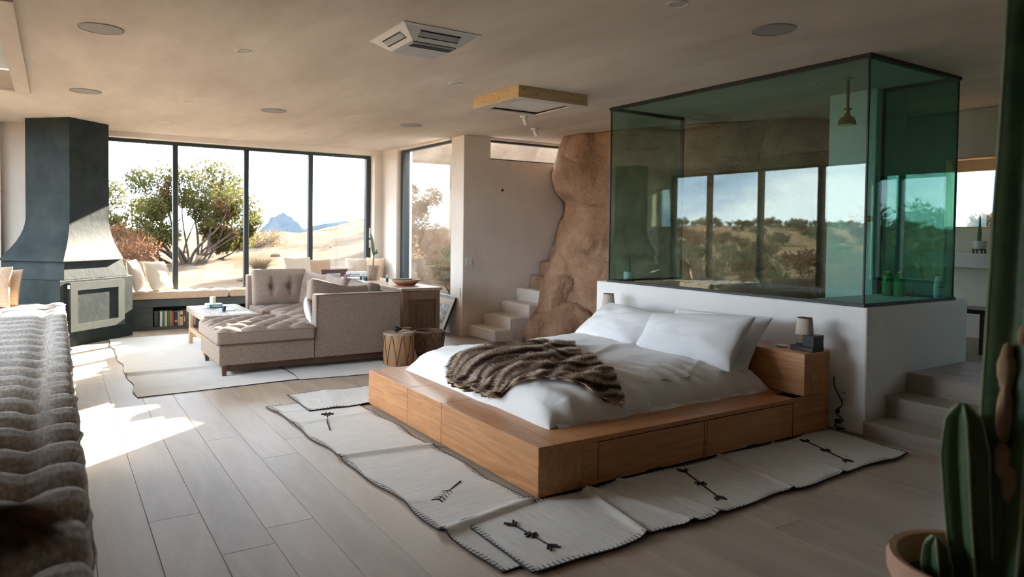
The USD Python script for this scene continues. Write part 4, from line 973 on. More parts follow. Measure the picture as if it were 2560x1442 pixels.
for k in range(44):
    a = k*2*PI/44; z = np.array([.02, .09, .16, .25, .318]); R = np.array([.128, .15, .1665, .1765, .1745])
    part(bk, 'stake', tube(np.stack([3.64 + R*np.cos(a), 7.32 + R*np.sin(a), z], 1), .0045, 5), 'wicker')
# framed photograph leaning under the tall window
def frame_local():
    t = thing('framed_photograph', 'framed black and white photograph leaning on the wall below the tall window', 'picture', (4.62, 9.15, 0))
    ang = math.atan2(.225, .55)
    def put(m): return turn(m, ay=ang, move=(4.60, 0, .004))
    for b in ((-.0, .025, 8.86, 9.46, 0, .025), (-.0, .025, 8.86, 9.46, .555, .58), (-.0, .025, 8.86, 8.885, .025, .555), (-.0, .025, 9.435, 9.46, .025, .555)):
        part(t, 'frame', put(box(*b, .002)), 'black_metal')
    part(t, 'mount', put(box(.004, .02, 8.885, 9.435, .025, .555)), 'mount_board')
    part(t, 'photo', put(box(.002, .008, 8.97, 9.35, .12, .47)), 'photo_print')
    return t
frame_local()
# on the console
pc = thing('potted_cactus', 'spindly cactus in a clay pot on the console', 'plant', (3.83, 9.5, .78))
cx, cy = 3.83, 9.52
part(pc, 'pot', lathe([(0, 0), (.092, 0), (.095, .005), (.098, .185), (.102, .19), (.102, .205), (.093, .205), (.09, .17), (0, .17)], 36, (cx, cy, .78)), 'clay_pot', smooth=40)
part(pc, 'soil', lathe([(0, .186), (.09, .184), (.09, .17), (0, .17)], 24, (cx, cy, .78)), 'soil')
def ribbed(path, rad, nrib=5, depth=.25, per=8):
    path = np.array(path, float); n = nrib*per
    a = np.arange(n)*2*PI/n; prof = 1 - depth*(.5 - .5*np.cos(nrib*a))**.8
    t = np.gradient(path, axis=0); t /= np.linalg.norm(t, axis=1, keepdims=True)
    x = np.cross(np.broadcast_to([0, 1.0, 0], t.shape), t); x /= np.linalg.norm(x, axis=1, keepdims=True); y = np.cross(t, x)
    R = np.broadcast_to(rad, (len(path),))
    V = path[:, None] + (R[:, None]*prof)[..., None]*(np.cos(a)[None, :, None]*x[:, None] + np.sin(a)[None, :, None]*y[:, None])
    k = len(path); i, j = np.meshgrid(np.arange(k - 1), np.arange(n), indexing='ij')
    q = np.stack([i*n + j, i*n + (j + 1) % n, (i + 1)*n + (j + 1) % n, (i + 1)*n + j], -1).reshape(-1, 4)
    V = np.vstack([V.reshape(-1, 3), path[-1:] + t[-1:]*R[-1]*.3]); c = len(V) - 1
    jj = np.arange(n)
    return trimesh.Trimesh(V, np.vstack([q[:, [0, 1, 2]], q[:, [0, 2, 3]], np.stack([(k - 1)*n + jj, (k - 1)*n + (jj + 1) % n, np.full(n, c)], 1)]), process=False)
part(pc, 'stem', ribbed(spline([(cx, cy, .955), (cx + .003, cy, 1.06), (cx + .004, cy, 1.16), (cx - .005, cy, 1.22), (cx - .012, cy, 1.31), (cx - .03, cy, 1.40), (cx - .045, cy, 1.45)], 40), np.interp(np.linspace(0, 1, 40), [0, .35, .42, .6, .85, 1], [.009, .010, .02, .026, .018, .006]), 4, .45), 'cactus', smooth=40)
part(pc, 'offshoot', ribbed(spline([(cx + .005, cy, 1.14), (cx + .03, cy - .005, 1.17), (cx + .05, cy - .01, 1.22)], 12), np.interp(np.linspace(0, 1, 12), [0, .6, 1], [.008, .012, .004]), 4, .4), 'cactus', smooth=40)
part(pc, 'offshoot', ribbed(spline([(cx + .02, cy, 1.16), (cx + .05, cy, 1.165), (cx + .072, cy, 1.19)], 12), np.interp(np.linspace(0, 1, 12), [0, .6, 1], [.008, .011, .004]), 4, .4), 'cactus', smooth=40)
def vial(x, y, lab, h=.085):
    t = thing('dropper_bottle', lab, 'bottle', (x, y, .78), 'small bottles on the console')
    part(t, 'glass', lathe([(0, 0), (.018, 0), (.019, .004), (.019, h*.52), (.010, h*.62), (.010, h*.66), (0, h*.66)], 20, (x, y, .78)), 'teal_glass', smooth=40)
    part(t, 'cap', lathe([(0, h*.64), (.0125, h*.64), (.0125, h*.98), (.011, h), (0, h)], 20, (x, y, .78)), 'white_ceramic', smooth=40)
vial(3.875, 9.12, 'small teal bottle with white cap standing alone beside the woven bowl', .095)
vial(3.70, 9.66, 'small teal bottle with white cap, left of the trio beside the clay pot')
vial(3.72, 9.57, 'small teal bottle with white cap, middle of the trio beside the clay pot')
vial(3.695, 9.45, 'small teal bottle with white cap, right of the trio beside the clay pot')
bw = thing('woven_bowl', 'shallow red patterned bowl on the front corner of the console', 'bowl', (3.84, 8.42, .78))
part(bw, 'bowl', lathe([(0, 0), (.105, 0), (.12, .008), (.165, .05), (.185, .075), (.178, .077), (.155, .05), (.11, .012), (0, .01)], 44, (3.84, 8.42, .78)), 'red_weave', smooth=40)
part(bw, 'rim', lathe([(.150, .04), (.170, .052), (.190, .075), (.186, .081), (.176, .076), (.15, .04)], 44, (3.84, 8.42, .78)), 'rim_weave', smooth=40)
bo = thing('phone', 'flat black phone resting in the woven bowl', 'phone', (3.83, 8.45, .85))
part(bo, 'body', turn(box(-.12, .11, -.05, .06, 0, .014, .003), az=.1, move=(3.82, 8.46, .846)), 'black_void')
solo('folded_note', 'small white folded note lying in the woven bowl', 'paper', turn(box(-.07, .08, -.045, .03, 0, .006), az=-.1, move=(3.90, 8.36, .846)), 'paper')
for i, (x0, x1, y0, y1, z0, z1, c, lab) in enumerate(((3.62, 4.0, 9.98, 10.2, .781, .80, 14, 'dark flat book at the bottom of the stack at the far end of the console'), (3.64, 3.98, 9.99, 10.19, .801, .83, 17, 'mauve book lying in the stack at the far end of the console'), (3.66, 3.97, 9.99, 10.18, .831, .868, 16, 'grey book on top of the stack at the far end of the console'))):
    t = thing('book', lab, 'book', ((x0 + x1)/2, 10.1, z0), 'stack of books on the console')
    part(t, 'cover', box(x0, x1, y0, y1, z0, z1, .002), 'book_%d' % c); part(t, 'pages', box(x0 + .01, x1 - .004, y0 - .002, y1 - .01, z0 + .005, z1 - .005), 'paper')
solo('paper_stack', 'loose white papers lying at the far end of the console', 'paper', box(3.60, 3.78, 9.72, 9.96, .781, .80, .003), 'paper')
# walls: switches, thermostat
def plate(name, lab, c, b, extra): 
    t = thing(name, lab, c, b[:3]); part(t, 'plate', box(*b[3], .002), 'plastic_white')
    for e, m in extra: part(t, 'toggle', box(*e, .001), m)
plate('light_switch', 'double rocker light switch plate on the stair wall', 'switch', (4.94, 8.7, 1.05, (4.885, 5.0, 8.693, 8.7005, 1.0, 1.125)), [((4.90, 4.93, 8.689, 8.694, 1.03, 1.10), 'plastic_white'), ((4.95, 4.985, 8.689, 8.694, 1.03, 1.10), 'white_paint')])
plate('wall_outlet', 'tall white outlet plate on the narrow wall end', 'outlet', (4.84, 8.80, .62, (4.838, 4.8455, 8.755, 8.835, .55, .69)), [((4.835, 4.839, 8.775, 8.815, .575, .615), 'white_paint'), ((4.835, 4.839, 8.775, 8.815, .625, .665), 'white_paint')])
hk = thing('wall_hook', 'tiny black bracket high on the stair wall', 'hook', (5.49, 8.69, 2.1))
part(hk, 'plate', box(5.475, 5.505, 8.685, 8.7005, 2.09, 2.125, .003), 'black_metal'); part(hk, 'peg', box(5.482, 5.498, 8.66, 8.686, 2.10, 2.115, .003), 'black_metal')
# ceiling fixtures
def downlight(x, y, lab, r=.06):
    t = thing('recessed_downlight', lab, 'ceiling light', (x, y, CZ), 'recessed downlights')
    part(t, 'trim', lathe([(r*.78, -.001), (r*.98, -.008), (r*1.05, -.006), (r*1.06, 0), (r*.72, 0), (r*.78, -.001)], 32, (x, y, CZ)), 'white_paint', smooth=40)
    part(t, 'reflector', lathe([(0, -.0015), (r*.5, -.002), (r*.80, -.004), (r*.80, -.0005), (0, -.0005)], 32, (x, y, CZ)), 'vent_grey', smooth=40)
DL = [(1.22, 5.67, 'left of the ceiling air conditioner'), (1.19, 8.30, 'above the near end of the daybed rug'), (1.18, 10.04, 'in front of the fireplace hood'), (3.04, 8.32, 'above the middle of the sofa'), (3.10, 5.74, 'beside the wooden ceiling frame'),
      (2.98, 10.02, 'near the far window above the sofa'), (3.09, 2.98, 'at the top edge near the round speaker'), (5.72, 4.91, 'inside the glass box nearest the bed'), (5.73, 3.81, 'inside the glass box near the shower head'), (6.24, 5.64, 'inside the glass box above the boulder'), (6.4, 8.41, 'above the stairs beside the boulder top')]
for x, y, w in DL: downlight(x, y, 'white recessed downlight ' + w)
def speaker(x, y, lab, r=.14):
    t = thing('ceiling_speaker', lab, 'speaker', (x, y, CZ), 'round ceiling speakers')
    part(t, 'grille', lathe([(0, -.006), (r*.94, -.006), (r*.97, -.003), (r*.97, 0), (0, 0)], 44, (x, y, CZ)), 'speaker_grille', smooth=30)
    part(t, 'rim', lathe([(r*.96, -.002), (r*.97, -.008), (r, -.007), (r*1.01, 0), (r*.96, 0), (r*.96, -.002)], 44, (x, y, CZ)), 'speaker_grille', smooth=30)
for x, y, w in ((.27, 5.61, 'nearest the skylight above the daybed'), (.26, 8.28, 'in front of the fireplace'), (3.99, 2.98, 'near the corner of the glass box'), (3.86, 8.34, 'near the tall side window'), (2.11, 8.29, 'above the coffee table')):
    speaker(x, y, 'round flush ceiling speaker ' + w)
def spot(x, y, lab, a):
    t = thing('spotlight', lab, 'ceiling light', (x, y, CZ), 'white ceiling spotlights')
    part(t, 'canopy', lathe([(0, -.018), (.045, -.018), (.05, -.012), (.05, 0), (0, 0)], 24, (x, y, CZ)), 'white_paint', smooth=40)
    d = np.array([.5*math.cos(a), .5*math.sin(a), -.8]); d /= np.linalg.norm(d); o = np.array([x, y, CZ - .02])
    part(t, 'head', tube([o, o + d*.03, o + d*.085], [.02, .026, .026], 18), 'white_paint', smooth=40)
spot(4.62, 6.86, 'white ceiling spotlight just behind the wooden ceiling frame', .2); spot(5.29, 7.60, 'white ceiling spotlight farther back towards the stairs', .2)
# air conditioner
ac = thing('ceiling_air_conditioner', 'white square cassette air conditioner on the ceiling', 'air conditioner', (2.19, 4.53, CZ))
ax0, ax1, ay0, ay1 = 1.91, 2.47, 4.24, 4.82
zb = CZ - .082; dd = .107
def frustum(x0, x1, y0, y1, z0, dx, z1):
    V = np.array([(x0, y0, z0), (x1, y0, z0), (x1, y1, z0), (x0, y1, z0), (x0 + dx, y0 + dx, z1), (x1 - dx, y0 + dx, z1), (x1 - dx, y1 - dx, z1), (x0 + dx, y1 - dx, z1)])
    return manifold3d.Manifold.hull_points(V)
part(ac, 'rim', box(ax0 - .012, ax1 + .012, ay0 - .012, ay1 + .012, CZ - .008, CZ, .002), 'white_paint')
part(ac, 'housing', frustum(ax0, ax1, ay0, ay1, CZ - .008, dd, zb), 'white_paint')
sl = math.atan2(.074, dd)
for k, (cx_, cy_, az) in enumerate((((ax0 + ax1)/2, ay0 + dd/2, 0), ((ax0 + ax1)/2, ay1 - dd/2, PI), (ax0 + dd/2, (ay0 + ay1)/2, -PI/2), (ax1 - dd/2, (ay0 + ay1)/2, PI/2))):
    L = .15
    fl_ = turn(turn(box(-L, L, -.022, .022, -.005, .003, .002), ax=-sl), az=az, move=(cx_, cy_, CZ - .008 - .037))
    part(ac, 'louver', fl_, 'vent_grey')
    for s in (-1, 1):
        part(ac, 'slot', turn(turn(box(-L, L, s*.026 - .003, s*.026 + .003, -.0035, .003), ax=-sl), az=az, move=(cx_, cy_, CZ - .008 - .037)), 'black_void')
part(ac, 'grille', box(ax0 + dd + .008, ax1 - dd - .008, ay0 + dd + .008, ay1 - dd - .008, zb - .012, zb, .003), 'vent_grey')
for k in range(4):
    y = ay0 + dd + .03 + k*.022
    part(ac, 'slat', box(ax0 + dd + .02, ax1 - dd - .02, y, y + .009, zb - .0145, zb - .011, .001), 'black_void' if k % 1 == 0 else 'white_paint')
# wooden skylight frame
wf = thing('pine_skylight', 'raw pine box frame around a pale skylight panel', 'skylight', (4.0, 5.85, CZ))
fx0, fx1, fy0, fy1, fz = 3.60, 4.42, 5.44, 6.28, CZ - .098
for b in ((fx0, fx1, fy0, fy0 + .02, fz, CZ), (fx0, fx1, fy1 - .02, fy1, fz, CZ), (fx0, fx0 + .02, fy0 + .02, fy1 - .02, fz, CZ), (fx1 - .02, fx1, fy0 + .02, fy1 - .02, fz, CZ)): part(wf, 'side_board', box(*b, .0015), 'pine')
for b in ((fx0, fx1, fy0, fy0 + .11), (fx0, fx1, fy1 - .11, fy1), (fx0, fx0 + .11, fy0 + .11, fy1 - .11), (fx1 - .11, fx1, fy0 + .11, fy1 - .11)): part(wf, 'face_board', box(*b, fz - .012, fz, .0015), 'mount_board')
part(wf, 'panel', box(fx0 + .1, fx1 - .1, fy0 + .1, fy1 - .1, fz + .015, fz + .02), 'plastic_white')
for k in range(6):
    part(wf, 'screw', turn(trimesh.creation.icosphere(1, .005), move=(fx0 + .06 + k*.14, fy0, fz + (.03 if k % 2 else .07))), 'black_metal')
    part(wf, 'screw', turn(trimesh.creation.icosphere(1, .005), move=(fx0, fy0 + .06 + k*.14, fz + (.07 if k % 2 else .03))), 'black_metal')
# ================================================================ BATHROOM THINGS
sh = thing('shower', 'brass rain shower head hanging from the ceiling', 'shower', (5.73, 3.51, CZ))
sx, sy = 5.73, 3.515
part(sh, 'pipe', tube([(sx, sy, CZ), (sx, sy, 2.60)], .014, 14), 'brass', smooth=40)
part(sh, 'flange', lathe([(0, 0), (.04, 0), (.04, -.008), (.016, -.014), (0, -.014)], 24, (sx, sy, CZ)), 'brass', smooth=40)
part(sh, 'collar', lathe([(0, 2.60), (.033, 2.60), (.033, 2.588), (.02, 2.582), (.018, 2.555), (0, 2.55)], 24, (sx, sy, 0)), 'brass', smooth=40)
part(sh, 'rose', lathe([(0, 2.56), (.02, 2.56), (.028, 2.535), (.058, 2.515), (.070, 2.485), (.074, 2.458), (.068, 2.455), (0, 2.458)], 32, (sx, sy, 0)), 'brass', smooth=40)
mx = thing('shower_mixer', 'brass cross handled shower mixer on the white pillar', 'tap', (6.3, 3.72, 1.7))
mc = np.array([6.32, 3.74, 1.66])
part(mx, 'body', turn(tube([(0, -.11, 0), (0, .07, 0)], .018, 14), move=mc + [-.05, 0, 0]), 'brass', smooth=40)
for yy in (-.11, .07):
    part(mx, 'escutcheon', turn(lathe([(0, 0), (.032, 0), (.03, .012), (.014, .02), (.014, .05), (0, .05)], 20), ay=-PI/2, move=mc + [0, yy, 0]), 'brass', smooth=40)
part(mx, 'riser', tube(spline([mc + [-.05, -.0, 0], mc + [-.06, -.02, .06], mc + [-.06, -.045, .11], mc + [-.06, -.06, .10]], 24), .009, 10), 'brass', smooth=40)
for a in (0, PI/2): part(mx, 'cross_handle', turn(tube([(0, -.04*math.cos(a), -.04*math.sin(a)), (0, .04*math.cos(a), .04*math.sin(a))], .009, 10), move=mc + [-.085, .05, 0]), 'brass', smooth=40)
def shampoo(x, y, lab, s=1.0):
    t = thing('shampoo_bottle', lab, 'bottle', (x, y, .967), 'green shampoo bottles')
    v = lathe([(0, 0), (.040, 0), (.044, .008), (.044, .13), (.040, .17), (.026, .205), (.016, .215), (0, .215)], 36, (0, 0, 0)); v.vertices[:, 0] *= .8
    part(t, 'body', turn(v, az=.5, move=(x, y, .9665), scale=s), 'green_plastic', smooth=50)
    part(t, 'cap', lathe([(0, .206), (.020, .206), (.018, .219), (.01, .222), (0, .222)], 24, (x, y, .9665)), 'cap_gold', smooth=50)
    part(t, 'label_band', turn(box(-.03, .02, -.0455, -.040, .045, .055), az=.5, move=(x, y, .9665)), 'cap_gold')
shampoo(6.27, 3.42, 'dark green shampoo bottle closest to the white pillar'); shampoo(6.30, 3.33, 'dark green shampoo bottle on the side of the white body wash')
dvb = thing('body_wash_bottle', 'white body wash bottle with dark lettering inside the glass corner', 'bottle', (6.33, 3.02, .967))
bv = lathe([(0, 0), (.030, 0), (.033, .008), (.040, .06), (.041, .09), (.036, .14), (.024, .185), (.018, .2), (0, .2)], 40, (0, 0, 0)); bv.vertices[:, 1] *= .6
part(dvb, 'body', turn(bv, az=-.55, move=(6.335, 3.02, .9665)), 'white_ceramic', smooth=50)
part(dvb, 'cap', turn(lathe([(0, .198), (.011, .198), (.010, .214), (0, .214)], 20), move=(6.335, 3.02, .9665)), 'navy', smooth=40)
ltr = lambda s, h, x, z, m, nm: part(dvb, nm, turn(turn(meshkit.text_mesh(s, h, .0012, bold=True), ax=PI/2, move=(x, -.0262, z)), az=-.55, move=(6.335, 3.02, .9665)), m)
ltr('Dove', .017, -.024, .10, 'navy', 'lettering')
part(dvb, 'label_band', turn(box(-.022, .02, -.0235, -.0215, .022, .034), az=-.55, move=(6.335, 3.02, .9665)), 'blue_ink')
part(dvb, 'label_line', turn(box(-.016, .018, -.0262, -.025, .076, .078), az=-.55, move=(6.335, 3.02, .9665)), 'blue_ink')
solo('razor_stand', 'small dark cup behind the green bottles', 'cup', lathe([(0, 0), (.014, 0), (.016, .05), (.013, .05), (.011, .004), (0, .004)], 18, (6.36, 3.24, .967)), 'dark_red', smooth=40)
def snake_plant(x, y, z, lab, h, s=1.0, lean=0):
    t = thing('snake_plant', lab, 'plant', (x, y, z))
    for k in range(4):
        a = PI/4 + k*PI/2
        part(t, 'stand_leg', box(x + .05*s*math.cos(a) - .007, x + .05*s*math.cos(a) + .007, y + .05*s*math.sin(a) - .007, y + .05*s*math.sin(a) + .007, z, z + .05*s, .001), 'walnut')
    part(t, 'stand_ring', lathe([(0, .03*s), (.055*s, .03*s), (.055*s, .042*s), (0, .042*s)], 24, (x, y, z)), 'walnut')
    part(t, 'pot', lathe([(0, 0), (.052*s, 0), (.055*s, .005), (.055*s, .075*s), (.05*s, .075*s), (.048*s, .06*s), (0, .06*s)], 32, (x, y, z + .042*s)), 'white_ceramic', smooth=40)
    for k, (dx, dy, hh) in enumerate(((0, 0, h), (.018, .012, h*.72))):
        p = spline([(x + dx*s, y + dy*s, z + .1*s), (x + dx*s + .004, y + dy*s, z + .1*s + hh*.5), (x + dx*s - .01 + lean, y + dy*s, z + .1*s + hh)], 16)
        part(t, 'leaf', ribbed(p, np.interp(np.linspace(0, 1, 16), [0, .35, .8, 1], [.018, .02, .009, .002]), 3, .3, 4), 'cactus', smooth=50)
    return t
snake_plant(5.17, 5.62, .967, 'little cactus in a white pot at the far end of the glass box', .17)
struct('trim_2', box(7.85, 8.2, 2.2, 3.9, 1.19, 1.335, .004), 'pale_plaster', 'white ledge under the bathroom window')
snake_plant(8.02, 3.43, 1.335, 'dark leaved plant in a white pot on the bathroom ledge', .3, 1.1)
cb = thing('stool', 'dark red stool on the landing behind the half wall', 'stool', (7.2, 3.0, .43))
part(cb, 'seat', box(7.05, 7.4, 2.95, 3.3, .80, .84, .006), 'dark_red')
for x, y in ((7.08, 2.98), (7.37, 2.98), (7.08, 3.27), (7.37, 3.27)): part(cb, 'leg', box(x - .02, x + .02, y - .02, y + .02, .431, .80, .003), 'dark_red')

# ================================================================ FOREGROUND PLANTS
POTX, POTY = 2.13, .90
pt = thing('columnar_cactus', 'tall scarred columnar cactus in a terracotta pot at the right edge', 'cactus', (POTX, POTY, 0))
part(pt, 'pot', lathe([(0, 0), (.125, 0), (.135, .01), (.175, .42), (.182, .50), (.20, .52), (.213, .55), (.215, .585), (.208, .603), (.19, .60), (.178, .575), (.172, .52), (0, .52)], 64, (POTX, POTY, 0)), 'terracotta', smooth=40)
part(pt, 'soil', lathe([(0, .53), (.173, .528), (.17, .5), (0, .5)], 40, (POTX, POTY, 0)), 'soil')
def cactus_col(path, R, nrib, depth, ribw, scar_seed=None):
    p = spline(path, 70); rad = np.interp(np.linspace(0, 1, 70), *R)
    part(pt, 'stem', ribbed(p, rad, nrib, depth, 10), 'cactus', smooth=40)
    t = np.gradient(p, axis=0); t /= np.linalg.norm(t, axis=1, keepdims=True)
    x = np.cross(np.broadcast_to([0, 1.0, 0], t.shape), t); x /= np.linalg.norm(x, axis=1, keepdims=True); y = np.cross(t, x)
    for k in range(nrib):
        a = k*2*PI/nrib
        part(pt, 'rib_edge', tube(p + (rad*.985)[:, None]*(math.cos(a)*x + math.sin(a)*y), ribw, 6), 'cactus_rib', smooth=40)
    if scar_seed:
        r = np.random.default_rng(scar_seed)
        for k in range(16):
            i = r.integers(4, 30); a = PI*1.12 + 1.5*(r.random() - .35); q = p[i] + rad[i]*.72*(math.cos(a)*x[i] + math.sin(a)*y[i])
            part(pt, 'scar', rock(q, (.014 + .012*r.random(), .014 + .01*r.random(), .03 + .05*r.random()), int(k), 2, .2), 'cactus_scar', smooth=60)
cactus_col([(2.13, .90, .52), (2.105, .905, .66), (2.085, .91, .82), (2.075, .915, .98), (2.07, .915, 1.045)], ([0, .3, .75, .93, 1], [.050, .055, .060, .045, .012]), 5, .5, .004)
cactus_col([(2.17, .84, .50), (2.205, .842, .9), (2.245, .845, 1.3), (2.285, .85, 1.75), (2.315, .86, 2.6)], ([0, .1, .5, 1], [.075, .095, .098, .08]), 5, .42, .005, 5)
cactus_col([(2.07, .95, .52), (2.045, .96, .60), (2.04, .96, .67)], ([0, .5, .85, 1], [.03, .04, .03, .008]), 5, .45, .003)
jr = thing('floor_jar', 'dark red-brown glazed jar behind the cactus at the right edge', 'jar', (2.75, .95, 0))
part(jr, 'body', lathe([(0, 0), (.14, 0), (.20, .15), (.22, .45), (.20, .75), (.15, .90), (.16, .95), (.14, .95), (.13, .90), (0, .88)], 48, (2.72, .93, 0)), 'terracotta_dark', smooth=50)
pv = thing('plume_vase', 'dark fluffy brown dried plume leaning in at the lower left corner', 'dried plant', (-.42, .62, 0))
part(pv, 'vase', lathe([(0, 0), (.08, 0), (.11, .12), (.10, .35), (.05, .5), (.06, .54), (.05, .54), (.04, .5), (0, .48)], 32, (-.42, .62, 0)), 'terracotta_dark', smooth=50)
ps = spline([(-.42, .62, .48), (-.30, .75, .92), (-.14, .90, 1.135), (-.075, .945, 1.175), (-.035, .96, 1.16)], 40)
part(pv, 'stalk', tube(ps, .004, 8), 'plume', smooth=40)
r_ = np.random.default_rng(11); N_ = 7500
i_ = (22 + r_.random(N_)*17.5); o_ = np.stack([np.interp(i_, np.arange(40), ps[:, k]) for k in range(3)], -1)
d_ = r_.normal(size=(N_, 3)); d_ /= np.linalg.norm(d_, axis=1, keepdims=True); d_[:, 2] *= .8
tan = np.array([.75, .25, -.35]); L_ = (.024 + .042*r_.random(N_))[:, None]*np.interp(i_, [22, 30, 39.5], [.8, 1.15, .6])[:, None]
b1 = o_ + d_*L_*.55 + tan*L_*.3; b2 = o_ + d_*L_*.9 + tan*L_*.8 + np.array([0, 0, -.4])*L_*.5
k_ = r_.random(N_) < .75
curves(pv, 'plume', np.stack([o_, b1, b2], 1)[k_], (.0022, .0016, .0005), 'plume')
curves(pv, 'plume_tips', np.stack([o_, b1, b2], 1)[~k_], (.0018, .0014, .0005), 'plume_tip')
# ================================================================ OUTSIDE
def ground_far(x, y):
    d = y - 11.8
    z = .30 + .9*(1 - np.exp(-np.clip(d, 0, None)/16.0)) + .012*np.clip(x - 1, -4, 20)*np.clip(d/6, 0, 1)
    z = z + .55*np.exp(-((x - 11)/4.5)**2 - ((y - 25)/8)**2) + 1.9*np.exp(-((x - 14.5)/3.2)**2 - ((y - 27)/5)**2)
    z = z - .9*np.exp(-((x + 9)/7)**2)*np.clip(d/10, 0, 1) - 1.4*np.clip((-x - 1)/10, 0, 1)*np.clip(d/12, 0, 1)
    P = np.stack([x, y, x*0], -1)
    z = z + .14*(meshkit.fbm(P*.8, 4, 1) - .5) + .06*(meshkit.fbm(P*3.1, 4, 2) - .5)
    return z - np.clip((np.hypot(x, y) - 50)/60, 0, 1)*9
def ground_left(x, y):
    d = -1.6 - x
    P = np.stack([x, y, x*0], -1)
    z = -.45 + .25*np.clip(d/10, 0, 1) + 1.9*np.clip((d - 12)/45, 0, 1)**1.2 + .9*np.exp(-((y - 62)/22)**2)*np.clip(d/70, 0, 1.3)
    z = z + .9*(meshkit.fbm(P*.09 + 4, 4, 3) - .5)*np.clip(d/14, 0, 1) + .25*(meshkit.fbm(P*.6, 4, 2) - .5)
    return z - np.clip((d - 95)/80, 0, 1)*16
def ground_right(x, y):
    d = x - 8.4; P = np.stack([x, y, x*0], -1)
    return -.2 - .5*np.clip(d/30, 0, 1) + .3*(meshkit.fbm(P*.4 + 9, 4, 6) - .5) - np.clip((d - 60)/60, 0, 1)*12
def field(fn, xs, ys, skirt=2.0):
    X, Y = np.meshgrid(xs, ys, indexing='ij'); Z = fn(X, Y)
    return grid_solid(np.stack([X, Y, Z], -1), skirt)
gx = lambda a, b, n, p: a + (b - a)*np.linspace(0, 1, n)**p
gr = thing('ground', 'sandy desert ground sloping up around the house', 'ground', (0, 0, 0), kind='structure')
part(gr, 'slope', field(ground_far, np.concatenate([-gx(0, 90, 60, 1.7)[::-1], gx(.3, 90, 110, 1.6)]), gx(11.8, 130, 150, 1.9)), 'desert', smooth=True)
part(gr, 'plain', field(ground_left, -gx(1.55, 190, 140, 2.0)[::-1], np.concatenate([-gx(0, 60, 40, 1.5)[::-1], gx(.5, 170, 150, 1.5)])), 'desert_left', smooth=True)
part(gr, 'yard', field(ground_right, gx(8.45, 140, 90, 2.0), np.concatenate([-gx(0, 90, 60, 1.6)[::-1], gx(.4, 60, 60, 1.6)])), 'desert', smooth=True)
part(gr, 'bank', field(lambda x, y: .12 + .10*(x - 5) + .1*(meshkit.fbm(np.stack([x, y, x*0], -1)*1.5, 4, 4) - .5), np.linspace(5.13, 16, 40), np.linspace(8.97, 11.85, 24)), 'desert', smooth=True)
def hill(name, lab, c, w, h, seed, m='far_hill', n=64, peak=1.6):
    u = np.linspace(-1, 1, n); A, B = np.meshgrid(u, u, indexing='ij')
    r = np.sqrt(A**2 + B**2).clip(0, 1)
    P = np.stack([A*2.2 + seed, B*2.2, A*0], -1)
    z = (1 - r)**peak*(.75 + .9*(meshkit.fbm(P*1.6, 5, seed) - .4)) + .14*(1 - r)*(meshkit.fbm(P*6, 4, seed + 3) - .5)
    G = np.stack([c[0] + A*w, c[1] + B*w*.5, c[2] + z*h], -1)
    solo(name, lab, 'hill', grid_solid(G, 8), m, smooth=40, kind='structure')
def at(px_, y_, dist):
    """A direction of the compass (tangent x/y and metres) used to lay out far hills: returns x, y."""
    return px_
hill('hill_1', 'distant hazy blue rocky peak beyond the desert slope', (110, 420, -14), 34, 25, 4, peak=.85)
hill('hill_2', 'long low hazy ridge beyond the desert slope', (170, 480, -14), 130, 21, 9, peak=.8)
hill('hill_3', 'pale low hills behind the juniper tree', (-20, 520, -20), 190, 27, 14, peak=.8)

# boulders outside
def outcrop(lab, c, rocks):
    t = thing('boulder_outcrop', lab, 'boulders', c)
    for cc, r, seed, amp, sub in rocks: part(t, 'rock', rock(cc, r, seed, sub, amp), 'granite_out', smooth=60)
outcrop('towering pile of sunlit granite boulders outside the tall side window and clerestory', (9.5, 14, 0), [((10.2, 17.8, 1.3), (2.9, 2.4, 2.8), 31, .14, 6), ((12.6, 19.0, 3.7), (2.7, 2.4, 1.6), 32, .14, 5), ((7.35, 13.2, .75), (.95, .8, 1.25), 33, .2, 5), ((9.4, 13.2, 1.2), (2.3, 2.9, 2.75), 34, .12, 6), ((9.4, 11.1, 1.2), (1.7, 1.1, 3.5), 35, .14, 5)])
def out_rock(lab, c, r, seed, amp=.2, sub=5, m='granite_out'):
    solo('outdoor_boulder', lab, 'boulder', rock(c, r, seed, sub, amp), m, smooth=60)
out_rock('broken boulder on the slope beside the sliding pane', (12.6, 25.6, 1.9), (1.0, 1.0, 1.2), 36, .22)
out_rock('small pale boulder on the slope beside the sliding pane', (11.0, 22.6, 1.0), (.7, .6, .5), 37, .25, 4)
outcrop('far heap of round boulders mirrored in the glass box', (-60, 88, 0), [((x, y, float(ground_left(np.array([x*1.]), np.array([y*1.]))[0]) + z*s), (s, s*1.1, s*.85), 40 + k, .16, 4) for k, (x, y, s, z) in enumerate(((-62, 84, 2.5, .35), (-59.5, 88, 1.8, .3), (-58, 92.5, 1.9, .3), (-61, 80, 1.3, .3), (-57, 96.5, 1.2, .3), (-60, 86, 1.5, 1.6)))])

